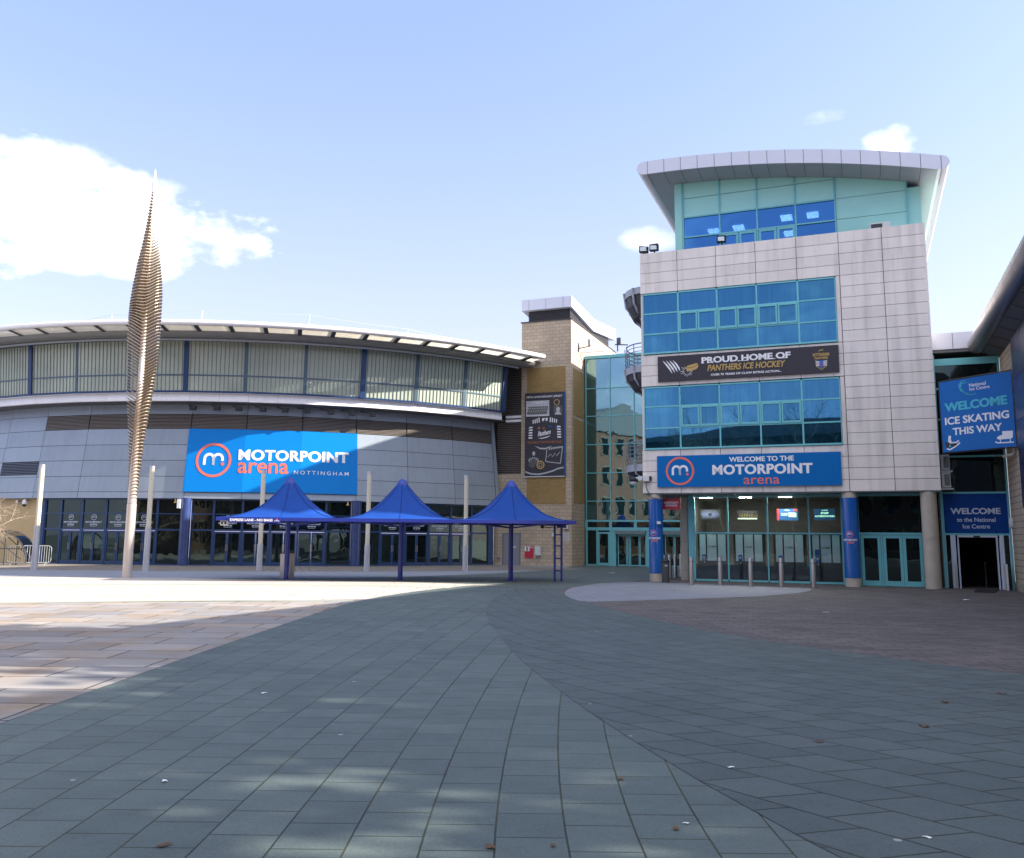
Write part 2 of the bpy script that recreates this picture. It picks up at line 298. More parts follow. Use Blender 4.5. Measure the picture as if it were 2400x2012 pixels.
# ------------------------------------------------------------------ mesh helpers
ROOT = {}
class Fr:
    """vertical facade frame: s along, dep into the building, z up"""
    def __init__(self, o, d):
        l = hypot(*d); self.o = o; self.d = (d[0]/l, d[1]/l); self.n = (-self.d[1], self.d[0])
    def p(self, s, dep, z): return Vector((self.o[0]+self.d[0]*s+self.n[0]*dep, self.o[1]+self.d[1]*s+self.n[1]*dep, z))
    def at(self, s, dep=0): return (self.o[0]+self.d[0]*s+self.n[0]*dep, self.o[1]+self.d[1]*s+self.n[1]*dep)
WORLD = Fr((0, 0), (1, 0))
class MB:
    def __init__(s): s.v = []; s.f = []; s.uvs = {}
    def face(s, pts, uv=None):
        i = len(s.v); s.v += [Vector(p) for p in pts]; s.f.append(tuple(range(i, i+len(pts))))
        if uv: s.uvs[len(s.f)-1] = uv
        return s
    def hexa(s, a, b):
        """a, b: two quads (4 pts each) joined into a solid"""
        i = len(s.v); s.v += [Vector(p) for p in a]+[Vector(p) for p in b]; n = len(a)
        s.f.append(tuple(range(i+n-1, i-1, -1))); s.f.append(tuple(range(i+n, i+2*n)))
        for k in range(n):
            k2 = (k+1) % n; s.f.append((i+k, i+k2, i+n+k2, i+n+k))
        return s
    def box(s, fr, s0, s1, d0, d1, z0, z1):
        return s.hexa([fr.p(s0, d0, z0), fr.p(s1, d0, z0), fr.p(s1, d1, z0), fr.p(s0, d1, z0)], [fr.p(s0, d0, z1), fr.p(s1, d0, z1), fr.p(s1, d1, z1), fr.p(s0, d1, z1)])
    def bx(s, x0, x1, y0, y1, z0, z1): return s.box(WORLD, x0, x1, y0, y1, z0, z1)
    def poly(s, fr, pts, d0, d1):
        """outline (s, z) swept from dep d0 to d1"""
        return s.hexa([fr.p(a, d0, b) for a, b in pts], [fr.p(a, d1, b) for a, b in pts])
    def cyl(s, x, y, z0, z1, r, r1=None, n=28, a0=0):
        r1 = r if r1 is None else r1
        return s.hexa([(x+r*cos(a0+2*pi*k/n), y+r*sin(a0+2*pi*k/n), z0) for k in range(n)], [(x+r1*cos(a0+2*pi*k/n), y+r1*sin(a0+2*pi*k/n), z1) for k in range(n)])
    def tube(s, pts, r, n=8, cap=True, r1=None):
        pts = [Vector(p) for p in pts]; i0 = len(s.v); N = len(pts)
        for k, p in enumerate(pts):
            d = (pts[min(k+1, N-1)]-pts[max(k-1, 0)]).normalized()
            a = d.cross(Vector((0, 0, 1)))
            if a.length < 1e-4: a = Vector((1, 0, 0))
            a.normalize(); b = a.cross(d)
            rr = r if r1 is None else r+(r1-r)*k/max(N-1, 1)
            s.v += [p+(a*cos(2*pi*j/n)+b*sin(2*pi*j/n))*rr for j in range(n)]
        for k in range(N-1):
            for j in range(n):
                j2 = (j+1) % n; s.f.append((i0+k*n+j, i0+k*n+j2, i0+(k+1)*n+j2, i0+(k+1)*n+j))
        if cap: s.f.append(tuple(range(i0+n-1, i0-1, -1))); s.f.append(tuple(i0+(N-1)*n+j for j in range(n)))
        return s
    def bar(s, a, b, w, h=None):
        """square bar between two points"""
        a = Vector(a); b = Vector(b); h = h or w; d = (b-a).normalized()
        x = d.cross(Vector((0, 0, 1)))
        if x.length < 1e-4: x = Vector((1, 0, 0))
        x.normalize(); y = x.cross(d); q = [(-1, -1), (1, -1), (1, 1), (-1, 1)]
        return s.hexa([a+x*i*w/2+y*j*h/2 for i, j in q], [b+x*i*w/2+y*j*h/2 for i, j in q])
    def grid(s, rows, closed=False, uv=None):
        i0 = len(s.v); n = len(rows[0])
        for r in rows: s.v += [Vector(p) for p in r]
        for k in range(len(rows)-1):
            for j in range(n if closed else n-1):
                j2 = (j+1) % n
                s.f.append((i0+k*n+j, i0+k*n+j2, i0+(k+1)*n+j2, i0+(k+1)*n+j))
                if uv: s.uvs[len(s.f)-1] = [uv[k][j], uv[k][j2], uv[k+1][j2], uv[k+1][j]]
        return s
    def lathe(s, x, y, prof, n=28):
        return s.grid([[(x+r*cos(2*pi*k/n), y+r*sin(2*pi*k/n), z) for k in range(n)] for r, z in prof], closed=True)
    def ribbon(s, pts, wd, mp, taper=False):
        N = len(pts); L = []; Rr = []
        for k, (x, y) in enumerate(pts):
            a = pts[max(k-1, 0)]; b = pts[min(k+1, N-1)]; dx, dy = b[0]-a[0], b[1]-a[1]; l = hypot(dx, dy) or 1
            ww = wd*(sin(pi*(k+.15)/(N-.7)) if taper else 1)/2
            L.append(mp(x-dy/l*ww, y+dx/l*ww)); Rr.append(mp(x+dy/l*ww, y-dx/l*ww))
        for k in range(N-1): s.face([L[k], Rr[k], Rr[k+1], L[k+1]])
        return s
    def disc(s, cx, cy, r, mp, n=28, r0=0, ry=None):
        ry = ry or r
        for k in range(n):
            a, b = 2*pi*k/n, 2*pi*(k+1)/n
            if r0: s.face([mp(cx+r0*cos(a), cy+r0*sin(a)), mp(cx+r*cos(a), cy+ry*sin(a)), mp(cx+r*cos(b), cy+ry*sin(b)), mp(cx+r0*cos(b), cy+r0*sin(b))])
            else: s.face([mp(cx, cy), mp(cx+r*cos(a), cy+ry*sin(a)), mp(cx+r*cos(b), cy+ry*sin(b))])
        return s
    def shape(s, pts, mp): return s.face([mp(x, y) for x, y in pts])
    def build(s, name, mat, parent=None, smooth=False, fix=True):
        me = bpy.data.meshes.new(name)
        M = ROOT.get(parent.name) if parent else None
        inv = M.inverted() if M else None
        vs = [inv @ v for v in s.v] if inv else s.v
        me.from_pydata([tuple(v) for v in vs], [], s.f)
        uvl = me.uv_layers.new(name='UVMap')
        for p in me.polygons:
            if p.index in s.uvs:
                for li, uv in zip(p.loop_indices, s.uvs[p.index]): uvl.data[li].uv = uv
            else:
                n = p.normal
                if abs(n.z) > .9:
                    for li in p.loop_indices:
                        c = me.vertices[me.loops[li].vertex_index].co; uvl.data[li].uv = (c.x, c.y)
                else:
                    t = Vector((-n.y, n.x, 0)).normalized()
                    for li in p.loop_indices:
                        c = me.vertices[me.loops[li].vertex_index].co; uvl.data[li].uv = (c.dot(t), c.z)
        if fix:
            bm = bmesh.new(); bm.from_mesh(me); bmesh.ops.recalc_face_normals(bm, faces=bm.faces[:]); bm.to_mesh(me); bm.free()
        if smooth:
            for p in me.polygons: p.use_smooth = True
            me.set_sharp_from_angle(angle=radians(40))
        me.materials.append(mat)
        o = bpy.data.objects.new(name, me); COL.objects.link(o)
        if parent:
            o.parent = parent; ROOT[o.name] = M
        else: ROOT[o.name] = Matrix()
        return o
def thing(name, label, cat, loc=(0, 0, 0), rz=0, group=None):
    o = bpy.data.objects.new(name, None); COL.objects.link(o)
    loc = tuple(loc)+(0,)*(3-len(tuple(loc)))
    o.location = loc; o.rotation_euler = (0, 0, rz); o.empty_display_size = .3
    o['label'] = label; o['category'] = cat
    if group: o['group'] = group
    ROOT[o.name] = Matrix.Translation(loc) @ Matrix.Rotation(rz, 4, 'Z')
    return o
def tag(o, label, cat, group=None):
    o['label'] = label; o['category'] = cat
    if group: o['group'] = group
    return o
def struct(name, mb, mat, kind='structure', fix=False):
    o = mb.build(name, mat, fix=fix); o['kind'] = kind; return o
def dup(root, loc, rz=0, label=None):
    def cp(o, par):
        c = o.copy(); COL.objects.link(c)
        if par: c.parent = par
        for ch in list(o.children): cp(ch, c)
        return c
    r = cp(root, None); r.location = tuple(loc)+(0,)*(3-len(tuple(loc))); r.rotation_euler = (0, 0, rz)
    if label: r['label'] = label
    return r
_tx = {}
def text_mesh(body, bold=0., shear=0., space=1.):
    k = (body, bold, shear, space)
    if k in _tx: return _tx[k]
    c = bpy.data.curves.new('t', 'FONT'); c.body = body; c.size = 1; c.offset = bold; c.shear = shear; c.space_character = space
    c.dimensions = '2D'; c.fill_mode = 'FRONT'; c.resolution_u = 4
    o = bpy.data.objects.new('t', c); COL.objects.link(o)
    dg = bpy.context.evaluated_depsgraph_get(); me = bpy.data.meshes.new_from_object(o.evaluated_get(dg))
    vs = [(v.co.x, v.co.y) for v in me.vertices]; fs = [tuple(p.vertices) for p in me.polygons]
    bpy.data.objects.remove(o); bpy.data.curves.remove(c); bpy.data.meshes.remove(me)
    xs = [v[0] for v in vs]; ys = [v[1] for v in vs]
    _tx[k] = (vs, fs, (min(xs), max(xs), min(ys), max(ys))); return _tx[k]
def put_text(mb, body, mp, x0, x1, y0, y1, bold=.02, shear=0., space=1., slope=0.):
    """text fitted to a box; heavy weights are built from thin layers 1 mm apart"""
    base = min(bold, .022); vs, fs, (a, b, c, d) = text_mesh(body, base, shear, space)
    kx, ky = (x1-x0)/(b-a), (y1-y0)/(d-c)
    ext = max(0., bold-base)*.9
    xm, ym = (x0+x1)/2, (y0+y1)/2; e = (x1-x0)*.01
    nn = (Vector(mp(xm+e, ym))-Vector(mp(xm, ym))).cross(Vector(mp(xm, ym+e))-Vector(mp(xm, ym)))
    if nn.length > 0:
        nn.normalize()
        if nn.dot(Vector((0, 0, EYE))-Vector(mp(xm, ym))) < 0: nn = -nn
    kx = (x1-x0-2*ext*kx)/(b-a)
    for j, sh in enumerate(((0, 0),) if ext == 0 else ((-1, 0), (1, 0), (-.4, -.5), (.4, .5))):
        i = len(mb.v)
        for (x, y) in vs:
            X = x0+ext*kx+(x-a+sh[0]*ext)*kx
            mb.v.append(Vector(mp(X, y0+(y-c+sh[1]*ext)*ky+slope*(X-x0)))+nn*.0012*j)
        for f in fs: mb.f.append(tuple(i+q for q in f))
    return mb
def m_logo(mb_ring, mb_m, mb_dot, mp, cx, cy, r):
    if mb_ring is not None: mb_ring.disc(cx, cy, r, mp, 40, r0=r*.86)
    w_ = r*.16; h = r*.38; y0 = cy-h*.75
    x0, x1, x2 = cx-r*.50, cx-.0*r, cx+r*.50
    for (a, b, s) in ((x0, x1, 1), (x1, x2, 1)):
        rr = (b-a)/2; c = (a+b)/2; yt = y0+h*1.65-rr
        pts = [(a, y0)]+[(c-rr*cos(t*pi/10), yt+rr*sin(t*pi/10)) for t in range(11)]+[(b, y0 if b < x2 else y0+h*.62)]
        mb_m.ribbon(pts, w_, mp)
    mb_dot.disc(x2+.02*r, y0-.02*r+w_*.5, w_*.62, mp, 14)

# ------------------------------------------------------------------ ground and paving
def flat(pts, z): return MB().face([(x, y, z) for x, y in pts])
struct('ground', MB().face([(-500, -500, 0), (500, -500, 0), (500, 500, 0), (-500, 500, 0)]), P_BASE)
def q_(Y): return ((Y-5)/13)**1.6 if Y > 5 else 0
def xfan(c, Y): return c+q_(Y)*(.35+.2*(c+4.52))+(.02*(Y-22)**2 if Y > 22 else 0)
NC = 20; Ys = [1+.5*k for k in range(65)]
rows = []; uvs = []
for Y in Ys:
    rows.append([(xfan(-4.52+.41*j, Y), Y, .006) for j in range(NC)]); uvs.append([(Y, .41*j) for j in range(NC)])
struct('path', MB().grid(rows, uv=uvs), P_SLAB)
EL = [(xfan(-4.52, Y), Y) for Y in Ys]
struct('pavement', flat([p for p in EL if p[1] < 24.6]+[(-12.3, 22.6), (-40, 14), (-40, 1)], .008), P_FLAG)
struct('pavement', flat([p for p in EL if p[1] > 24.5]+[(.6, 33.2), (-4, 35.0), (-12, 36.2), (-24, 36.5), (-60, 30), (-60, 14), (-40, 14), (-12.3, 22.6)], .0085), P_WHITE)
struct('pavement', flat([(-12, 36.2), (-7, 37.6), (-4.06, 39.5), (-.38, 44.2), (1.87, 48.3), (4.4, 54.7), (4.0, 60), (-60, 60), (-60, 30), (-24, 36.5)], .007), P_GREY)
def smallp():
    rows = []; uv = []
    for k in range(-24, 22):
        a = k*2.; s_, c_ = sin(radians(a)), cos(radians(a)); ro = 34.4+(.2*(a-10)/10 if a > 10 else 0)
        rows.append([(-18.11+r*s_, 77.86-r*c_, .011) for r in (25.6, ro)]); uv.append([(radians(a)*30, 0), (radians(a)*30, ro-25.6)])
    return MB().grid(rows, uv=uv)
struct('pavement', smallp(), P_SMALL)
struct('path', flat([(-4, 35.0), (.6, 33.2), (-1.2, 30.9), (1.2, 30), (2.6, 32.5), (4.2, 35.9), (7.6, 40), (12, 50), (13, 62), (3.8, 62), (4.4, 54.7), (1.87, 48.3), (-.38, 44.2), (-4.06, 39.5), (-7, 37.6), (-12, 36.2)], .0095), brick('blue grey granite slab far', (.108, .134, .128), (.09, .113, .108), (.03, .036, .03), .62, .41, .008, .65, .12, specks=.02, coarse=.1))
def chaikin(p, n=3):
    for _ in range(n):
        q = [p[0]]
        for a, b in zip(p, p[1:]):
            q += [(a[0]*.75+b[0]*.25, a[1]*.75+b[1]*.25), (a[0]*.25+b[0]*.75, a[1]*.25+b[1]*.75)]
        p = q+[p[-1]]
    return p
EE = chaikin([(1.95, 31), (2.05, 27.5), (2.5, 23.6), (3.41, 19.35), (4.22, 16.46), (5.0, 14.88), (5.76, 13.6), (6.82, 12.0), (8.6, 9.6), (11, 6.6), (14.6, 2), (18, -2.4)])
SP = [(6, -3), (3.0, 1.8), (2.2, 4.1), (1.67, 5.74), (1.31, 7.2), (.99, 8.76), (.68, 10.54), (.39, 12.45), (.15, 14.49), (-.05, 16.91), (-.22, 19.13), (-.3, 21.3), (-.25, 25), (.3, 29), (.6, 33)]
def xsp(y):
    if y <= SP[0][1]: return SP[0][0]
    for a, b in zip(SP, SP[1:]):
        if a[1] <= y <= b[1]: return a[0]+(b[0]-a[0])*(y-a[1])/(b[1]-a[1])
    return SP[-1][0]
def rightfan():
    mb = MB(); n = len(EE); W = .47
    nr = []; L = [0]
    for k in range(n):
        a = EE[max(k-1, 0)]; b = EE[min(k+1, n-1)]; dx, dy = b[0]-a[0], b[1]-a[1]; l = hypot(dx, dy); nr.append((dy/l, -dx/l))
        if k: L.append(L[-1]+hypot(EE[k][0]-EE[k-1][0], EE[k][1]-EE[k-1][1]))
    def curve(off):
        P = [(EE[k][0]+nr[k][0]*off, EE[k][1]+nr[k][1]*off, L[k]*(1+off*.018)) for k in range(n)]
        out = []
        for k, p in enumerate(P):
            ins = p[0] > xsp(p[1])
            if ins and not out and k:
                lo, hi = P[k-1], p
                for _ in range(30):
                    m = tuple((a+b)/2 for a, b in zip(lo, hi))
                    if m[0] > xsp(m[1]): hi = m
                    else: lo = m
                out.append(hi)
            if ins: out.append(p)
        return out
    def resamp(c, m):
        s = [0]
        for a, b in zip(c, c[1:]): s.append(s[-1]+hypot(b[0]-a[0], b[1]-a[1]))
        r = []; k = 0
        for i in range(m):
            t = s[-1]*i/(m-1)
            while k < len(s)-2 and s[k+1] < t: k += 1
            f = (t-s[k])/((s[k+1]-s[k]) or 1); r.append(tuple(a+(b-a)*f for a, b in zip(c[k], c[k+1])))
        return r
    for j in range(27):
        a, b = curve(j*W), curve((j+1)*W)
        if len(a) < 2 or len(b) < 2: continue
        A, B_ = resamp(a, 60), resamp(b, 60)
        mb.grid([[(p[0], p[1], .010) for p in A], [(p[0], p[1], .010) for p in B_]], uv=[[(p[2], j*W) for p in A], [(p[2], (j+1)*W) for p in B_]])
    return mb
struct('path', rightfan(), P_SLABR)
struct('pavement', flat(EE+[(40, -2), (40, 45), (16, 40), (7, 40), (5.2, 36.6), (4.1, 35.7), (2.6, 32.5), (2.0, 30)], .0075), P_SETT)
struct('pavement', flat(chaikin([(11.44, 33.2), (6.6, 36.6), (5.2, 36.5), (4.07, 35.75), (3.21, 33.46), (2.55, 31.97), (2.07, 28.83), (2.07, 26.49), (2.29, 24.84), (2.84, 24.92), (5.1, 26.22), (6.83, 27.26), (8.43, 28.3), (10.66, 30.91), (11.44, 33.1)], 2), .0125), P_PALE)
for pts, wd in (([(-60, 17), (-30, 25.5), (-16.6, 30.2), (-14.2, 30.9), (-11.6, 31.6), (-8, 32.1), (-4, 31.9), (-1.6, 31.0)], .42), ([(-40, 13.6), (-20, 19.7), (-12.3, 22.5), (-8.7, 23.7), (-6.3, 24.2), (-3.9, 24.5)], .36)):
    pts = chaikin(pts, 2); mb = MB(); mb.ribbon(pts, wd, lambda x, y: (x, y, .0115)); struct('pavement', mb, P_GREEN)

# ------------------------------------------------------------------ the drum shaped arena
DC = (-18.11, 77.86); MOD = 7.05
def S(a, R, z): return Vector((DC[0]+R*sin(radians(a)), DC[1]-R*cos(radians(a)), z))
def D(a, R, z):
    k = math.floor(a/MOD+1e-9); t = a/MOD-k
    return S(k*MOD, R, z).lerp(S((k+1)*MOD, R, z), t)
def Rw(z): return 25.9+.7*(9.35-z)/5.6
def Rg(z): return 27.38+.25*(z-9.89)/2.94
def splits(a0, a1, st=MOD):
    xs = [a0]; k = math.floor(a0/st)+1
    while k*st < a1-1e-6:
        if k*st > a0+1e-6: xs.append(k*st)
        k += 1
    return xs+[a1]
def dslab(mb, a0, a1, z0, z1, o0, o1, Rf, P=D, st=MOD):
    xs = splits(a0, a1, st)
    for b0, b1 in zip(xs, xs[1:]):
        f = lambda z: [P(b0, Rf(z)+o1, z), P(b1, Rf(z)+o1, z), P(b1, Rf(z)+o0, z), P(b0, Rf(z)+o0, z)]
        mb.hexa(f(z0), f(z1))
    return mb
arena = thing('arena_building', 'large curved arena with pale eaves, frosted upper glazing and blue grey metal cladding', 'arena', (DC[0], DC[1]-26, 0))
mb = MB(); dslab(mb, -56, 42.5, 3.85, 9.4, -.3, -.02, Rw); mb.build('wall_core', M_GAP, arena)
COURSES = [3.80, 4.17, 5.08, 6.02, 6.94, 7.90, 8.78, 9.38]
mb = MB(); g = .03
for k in range(-8, 6):
    for z0, z1 in zip(COURSES, COURSES[1:]):
        if z0 == 7.90 and k >= -3: continue
        if z0 == 5.08 and k == -4:
            z0 = 5.08; mb2 = dslab(mb, k*MOD+g, (k+1)*MOD-g, 5.09, 5.20, -.01, .05, Rw); continue
        dslab(mb, k*MOD+g, (k+1)*MOD-g, z0+.012, z1-.012, -.01, .05, Rw)
dslab(mb, 42.36, 43.0, 3.8, 9.38, -.4, .08, Rw)
mb.build('wall', M_CLAD, arena)
for k in range(-3, 6):
    mb = MB()
    for i in range(10):
        z = 7.93+i*.085; a0, a1 = k*MOD+.08, (k+1)*MOD-.08
        mb.hexa([D(a0, Rw(z)+.05, z), D(a1, Rw(z)+.05, z), D(a1, Rw(z)-.02, z+.03), D(a0, Rw(z)-.02, z+.03)], [D(a0, Rw(z)+.05, z+.045), D(a1, Rw(z)+.05, z+.045), D(a1, Rw(z)-.02, z+.075), D(a0, Rw(z)-.02, z+.075)])
    mb.build('louvre', M_LOUV, arena)
mb = MB()
for i in range(8):
    z = 5.24+i*.098; dslab(mb, -4*MOD+.2, -3*MOD-.1, z, z+.045, -.02, .05, Rw)
mb.build('louvre', pbr('slate louvre', (.12, .14, .18), .5, .3), arena)
# white fascia band with its soffit
Rb = lambda z: 27.22-.04*(z-9.39)/.5
mb = MB()
xs = [-56+3.525*k for k in range(29)]
for a in [x for x in xs if x < 41.4]:
    a1 = min(a+3.525, 42.1); dslab(mb, a+.012, a1-.012, 9.39, 9.87, -.25, 0, Rb)
mb.build('fascia_band', M_WHITE, arena)
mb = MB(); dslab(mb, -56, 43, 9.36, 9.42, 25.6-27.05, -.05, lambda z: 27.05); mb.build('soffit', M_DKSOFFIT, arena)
# frosted upper storey
for k in range(-8, 6):
    mb = MB(); dslab(mb, k*MOD, (k+1)*MOD, 9.93, 12.83, -.1, 0, Rg); pw = mb.build('window', M_FROST, arena)
    mb = MB()
    for i in range(1, 14):
        a = (k+i/14)*MOD; mb.hexa([D(a-.028, Rg(9.93)+.035, 9.93), D(a+.028, Rg(9.93)+.035, 9.93), D(a+.028, Rg(9.93)-.02, 9.93), D(a-.028, Rg(9.93)-.02, 9.93)], [D(a-.028, Rg(12.83)+.035, 12.83), D(a+.028, Rg(12.83)+.035, 12.83), D(a+.028, Rg(12.83)-.02, 12.83), D(a-.028, Rg(12.83)-.02, 12.83)])
    mb.build('glazing_bar', pbr('grey green glazing bar', (.19, .24, .21), .4, .2), pw)
mb = MB(); dslab(mb, -56, 42, 10.82, 10.90, -.02, .045, Rg); mb.build('transom', pbr('slate rail', (.10, .15, .20), .4, .2), arena)
mb = MB(); dslab(mb, -56, 42.2, 9.86, 9.96, -.1, .06, Rg); mb.build('sill', M_NAVY, arena)
for a, wd, mt in [(-42.3, .13, M_NAVY), (-21.15, .13, M_NAVY), (0, .13, M_NAVY), (21.15, .15, M_NAVY), (-28.2, .07, 0), (-14.1, .07, 0), (-7.05, .07, 0), (7.05, .1, 0), (14.1, .1, 0), (28.2, .12, 0), (35.25, .12, 0), (41.85, .17, M_NAVY)]:
    mb = MB(); e = degrees(wd/27.5)
    f = lambda z, o: [S(a-e, Rg(z)+o, z), S(a+e, Rg(z)+o, z), S(a+e, Rg(z)-.25, z), S(a-e, Rg(z)-.25, z)]
    o = .10 if mt else .04
    mb.hexa(f(9.9, o), f(12.84, o)); mb.build('mullion', mt or pbr('slate mullion', (.07, .12, .16), .4, .2), arena)
# eaves: gutter, brackets, slats, tube, roof
def sweep(mb, prof, a0, a1, st=1.175, close=True):
    n = int((a1-a0)/st)+1
    R_ = [[S(a0+(a1-a0)*k/n, r, z) for r, z in prof] for k in range(n+1)]
    mb.grid([list(x) for x in R_], closed=close)
    mb.face(R_[0]); mb.face(R_[-1]); return mb
mb = MB(); sweep(mb, [(28.3, 12.80), (28.5, 12.80), (28.5, 12.86), (28.62, 12.80), (28.9, 12.80), (29.1, 12.90), (29.2, 13.08), (29.05, 13.2), (28.3, 13.25)], -58, 44.3)
mb.build('gutter', pbr('grey gutter metal', (.25, .245, .23), .5, .3, .15, 1.), arena, smooth=True)
mb = MB(); sweep(mb, [(28.46, 12.66), (28.54, 12.66), (28.54, 12.76), (28.46, 12.76)], -58, 42.6); mb.build('head_rail', M_SOFFIT, arena)
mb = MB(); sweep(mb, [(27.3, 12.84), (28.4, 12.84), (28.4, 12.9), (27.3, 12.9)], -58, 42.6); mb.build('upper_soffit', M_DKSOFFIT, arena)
for k in range(-17, 13):
    a = 2.42+3.6*k
    if a > 43.4: continue
    mb = MB(); e = .22; mb.hexa([S(a-e, 29.1, 13.02), S(a+e, 29.1, 13.02), S(a+e, 30.1, 13.16), S(a-e, 30.1, 13.16)], [S(a-e, 29.1, 13.20), S(a+e, 29.1, 13.20), S(a+e, 30.1, 13.3), S(a-e, 30.1, 13.3)])
    mb.build('eaves_bracket', M_DARK, arena)
mb = MB()
for i in range(7):
    r = 29.24+.122*i; z = 13.09+.014*i; sweep(mb, [(r, z), (r+.055, z), (r+.055, z+.03), (r, z+.03)], -58, 43.6, 3.6)
mb.build('eaves_slat', pbr('pale slat', (.62, .57, .47), .5, .1), arena)
mb = MB(); sweep(mb, [(30.2+.155*cos(t*pi/6), 13.30+.155*sin(t*pi/6)) for t in range(12)], -58, 43.75); mb.build('eaves_tube', M_WHITE, arena, smooth=True)
mb = MB(); sweep(mb, [(29.1, 13.26), (25, 14.35), (20.5, 15.55), (15, 16.6), (7, 17.4), (7, 17.2), (28.3, 13.2)], -60, 60, 4); mb.build('roof', pbr('pale ribbed roof', (.52, .50, .46), .6, .1, .1, 1.), arena)
mb = MB(); lp = [(-36, 16.0), (-20.2, 16.05), (-3.1, 16.1), (14.7, 16.05), (32.3, 15.8), (46, 15.8)]
for a, z in lp: mb.tube([S(a, 22, z), S(a, 22, z-.95)], .035, 6)
for (a, z), (b, z2) in zip(lp, lp[1:]):
    mb.tube([S(a+(b-a)*t/8, 22, z+(z2-z)*t/8-.12*sin(pi*t/8)) for t in range(9)], .012, 5)
mb.build('safety_line', M_GALV, arena)
# ground floor glazing
RG = lambda z: 26.35
def gf_lettering(a):
    mb = MB(); mp = lambda x, y: D(a+degrees(x/26.35), 26.35+.03, y)
    mb.disc(0, 2.70, .17, mp, 24, r0=.145); m_logo(None, mb, MB(), mp, 0, 2.70, .15)
    put_text(mb, 'MOTORPOINT', mp, -.52, .52, 2.38, 2.47, bold=.035); put_text(mb, 'arena', mp, -.24, .24, 2.25, 2.33); mb.ribbon([(-.22, 2.19), (.22, 2.19)], .015, mp)
    return mb
BAYS = [(-19.4, -16.86, 0), (-16.86, -13.6, 1), (-13.6, -10.22, 1), (-10.22, -6.8, 1), (-6.8, -3.4, 1), (-3.4, -.3, 0), (.9, 3.65, 0), (3.65, 7.2, 1), (7.2, 10.63, 1), (10.63, 14.0, 1), (14.0, 17.5, 1), (17.5, 20.7, 0),
        (21.9, 24.6, 0), (24.6, 28.0, 1), (28.0, 31.5, 1), (31.5, 34.9, 1), (34.9, 38.4, 1), (38.4, 41.4, 0)]
for a0, a1, isd in BAYS:
    mb = MB(); e = .14
    for a in (a0, a1):
        dslab(mb, a-.01 if a == a0 else a-e, a+e if a == a0 else a+.01, 0, 3.80, -.1, .07, RG)
    for z0, z1 in ((1.97, 2.07), (2.90, 2.96), (3.72, 3.82)): dslab(mb, a0+e, a1-e, z0, z1, -.08, .06, RG)
    if not isd: dslab(mb, a0+e, a1-e, .01, .10, -.08, .06, RG)
    wf = mb.build('window', M_NAVY, arena)
    mb = MB(); dslab(mb, a0+e, a1-e, 2.07, 3.72, -.04, 0, RG)
    if not isd: dslab(mb, a0+e, a1-e, .10, 1.97, -.04, 0, RG)
    mb.build('pane', G_DARK, wf)
    if isd:
        gf_lettering((a0+a1)/2).build('lettering', M_LETTERDIM, wf, fix=False)
        am = (a0+a1)/2
        for b0, b1, hs in ((a0+e+.02, am-.02, 1), (am+.02, a1-e-.02, -1)):
            mb = MB(); t = .16
            dslab(mb, b0, b0+t, .02, 1.95, -.05, .04, RG); dslab(mb, b1-t, b1, .02, 1.95, -.05, .04, RG)
            dslab(mb, b0+t, b1-t, .02, .22, -.05, .04, RG); dslab(mb, b0+t, b1-t, 1.84, 1.95, -.05, .04, RG)
            dr = mb.build('door', M_NAVY, arena)
            mb = MB(); dslab(mb, b0+t, b1-t, .22, 1.84, -.02, 0, RG); mb.build('pane', G_DARK, dr)
            ah = b1-t/2 if hs > 0 else b0+t/2
            mb = MB(); mb.tube([D(ah, 26.35+.09, .85), D(ah, 26.35+.09, 1.25)], .015, 6); mb.build('handle', M_STEEL, dr)
for a in (.3, 21.3):
    p = S(a, 26.55, 0); mb = MB(); mb.cyl(p.x, p.y, 0, 3.84, .29); mb.build('column', M_NAVYCOL, arena, smooth=True)
for a_, b_ in ((41.3, 42.2), (-20.5, -19.4)): dslab(MB(), a_, b_, 0, 3.85, -.3, .1, RG).build('door_post', M_NAVY, arena)
mb = MB(); dslab(mb, -56, -20.45, 0, 3.85, -.4, .0, RG); mb.build('rendered_wall', M_BEIGE, arena)
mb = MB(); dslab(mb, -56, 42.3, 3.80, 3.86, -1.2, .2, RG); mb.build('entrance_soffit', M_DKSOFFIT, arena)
# dark louvred infill between drum and stair tower
def ptf(fr, u, v): pass
# floodlights under the fascia band
ordn = ['first', 'second', 'third', 'fourth', 'fifth', 'sixth', 'seventh', 'eighth', 'ninth']
def spot(a, z):
    t = None
    mb = MB(); mb.bar(S(a, 26.05, 9.3), S(a, 26.75, 9.27), .05)
    return mb
SPOTS = [-.6, 2.37, 5.02, 7.95, 10.64, 13.34, 16.27, 18.97, 21.67]
for i, a in enumerate(SPOTS):
    p = S(a, 25.98, 9.27)
    lab = ordn[i]+' black floodlight from the left under the white band of the arena'
    if i == 0: lab = 'black floodlight at the left end of the row under the white arena band'
    if i == 8: lab = 'black floodlight at the right end of the row under the white arena band'
    t = thing('floodlight', lab, 'floodlight', p, 0, 'floodlights under the arena band')
    MB().bar(S(a, 25.98, 9.3), S(a+1.2, 26.75, 9.12), .05).build('arm', M_DARK, t)
    c = S(a+1.2, 26.8, 9.04); mb = MB(); mb.bx(c.x-.17, c.x+.17, c.y-.13, c.y+.13, c.z-.13, c.z+.10); mb.build('lamp_head', M_BLACK, t)
    mb = MB(); mb.bx(c.x-.14, c.x+.14, c.y+.131, c.y+.135, c.z-.10, c.z+.07); mb.build('lens', M_BOX, t)

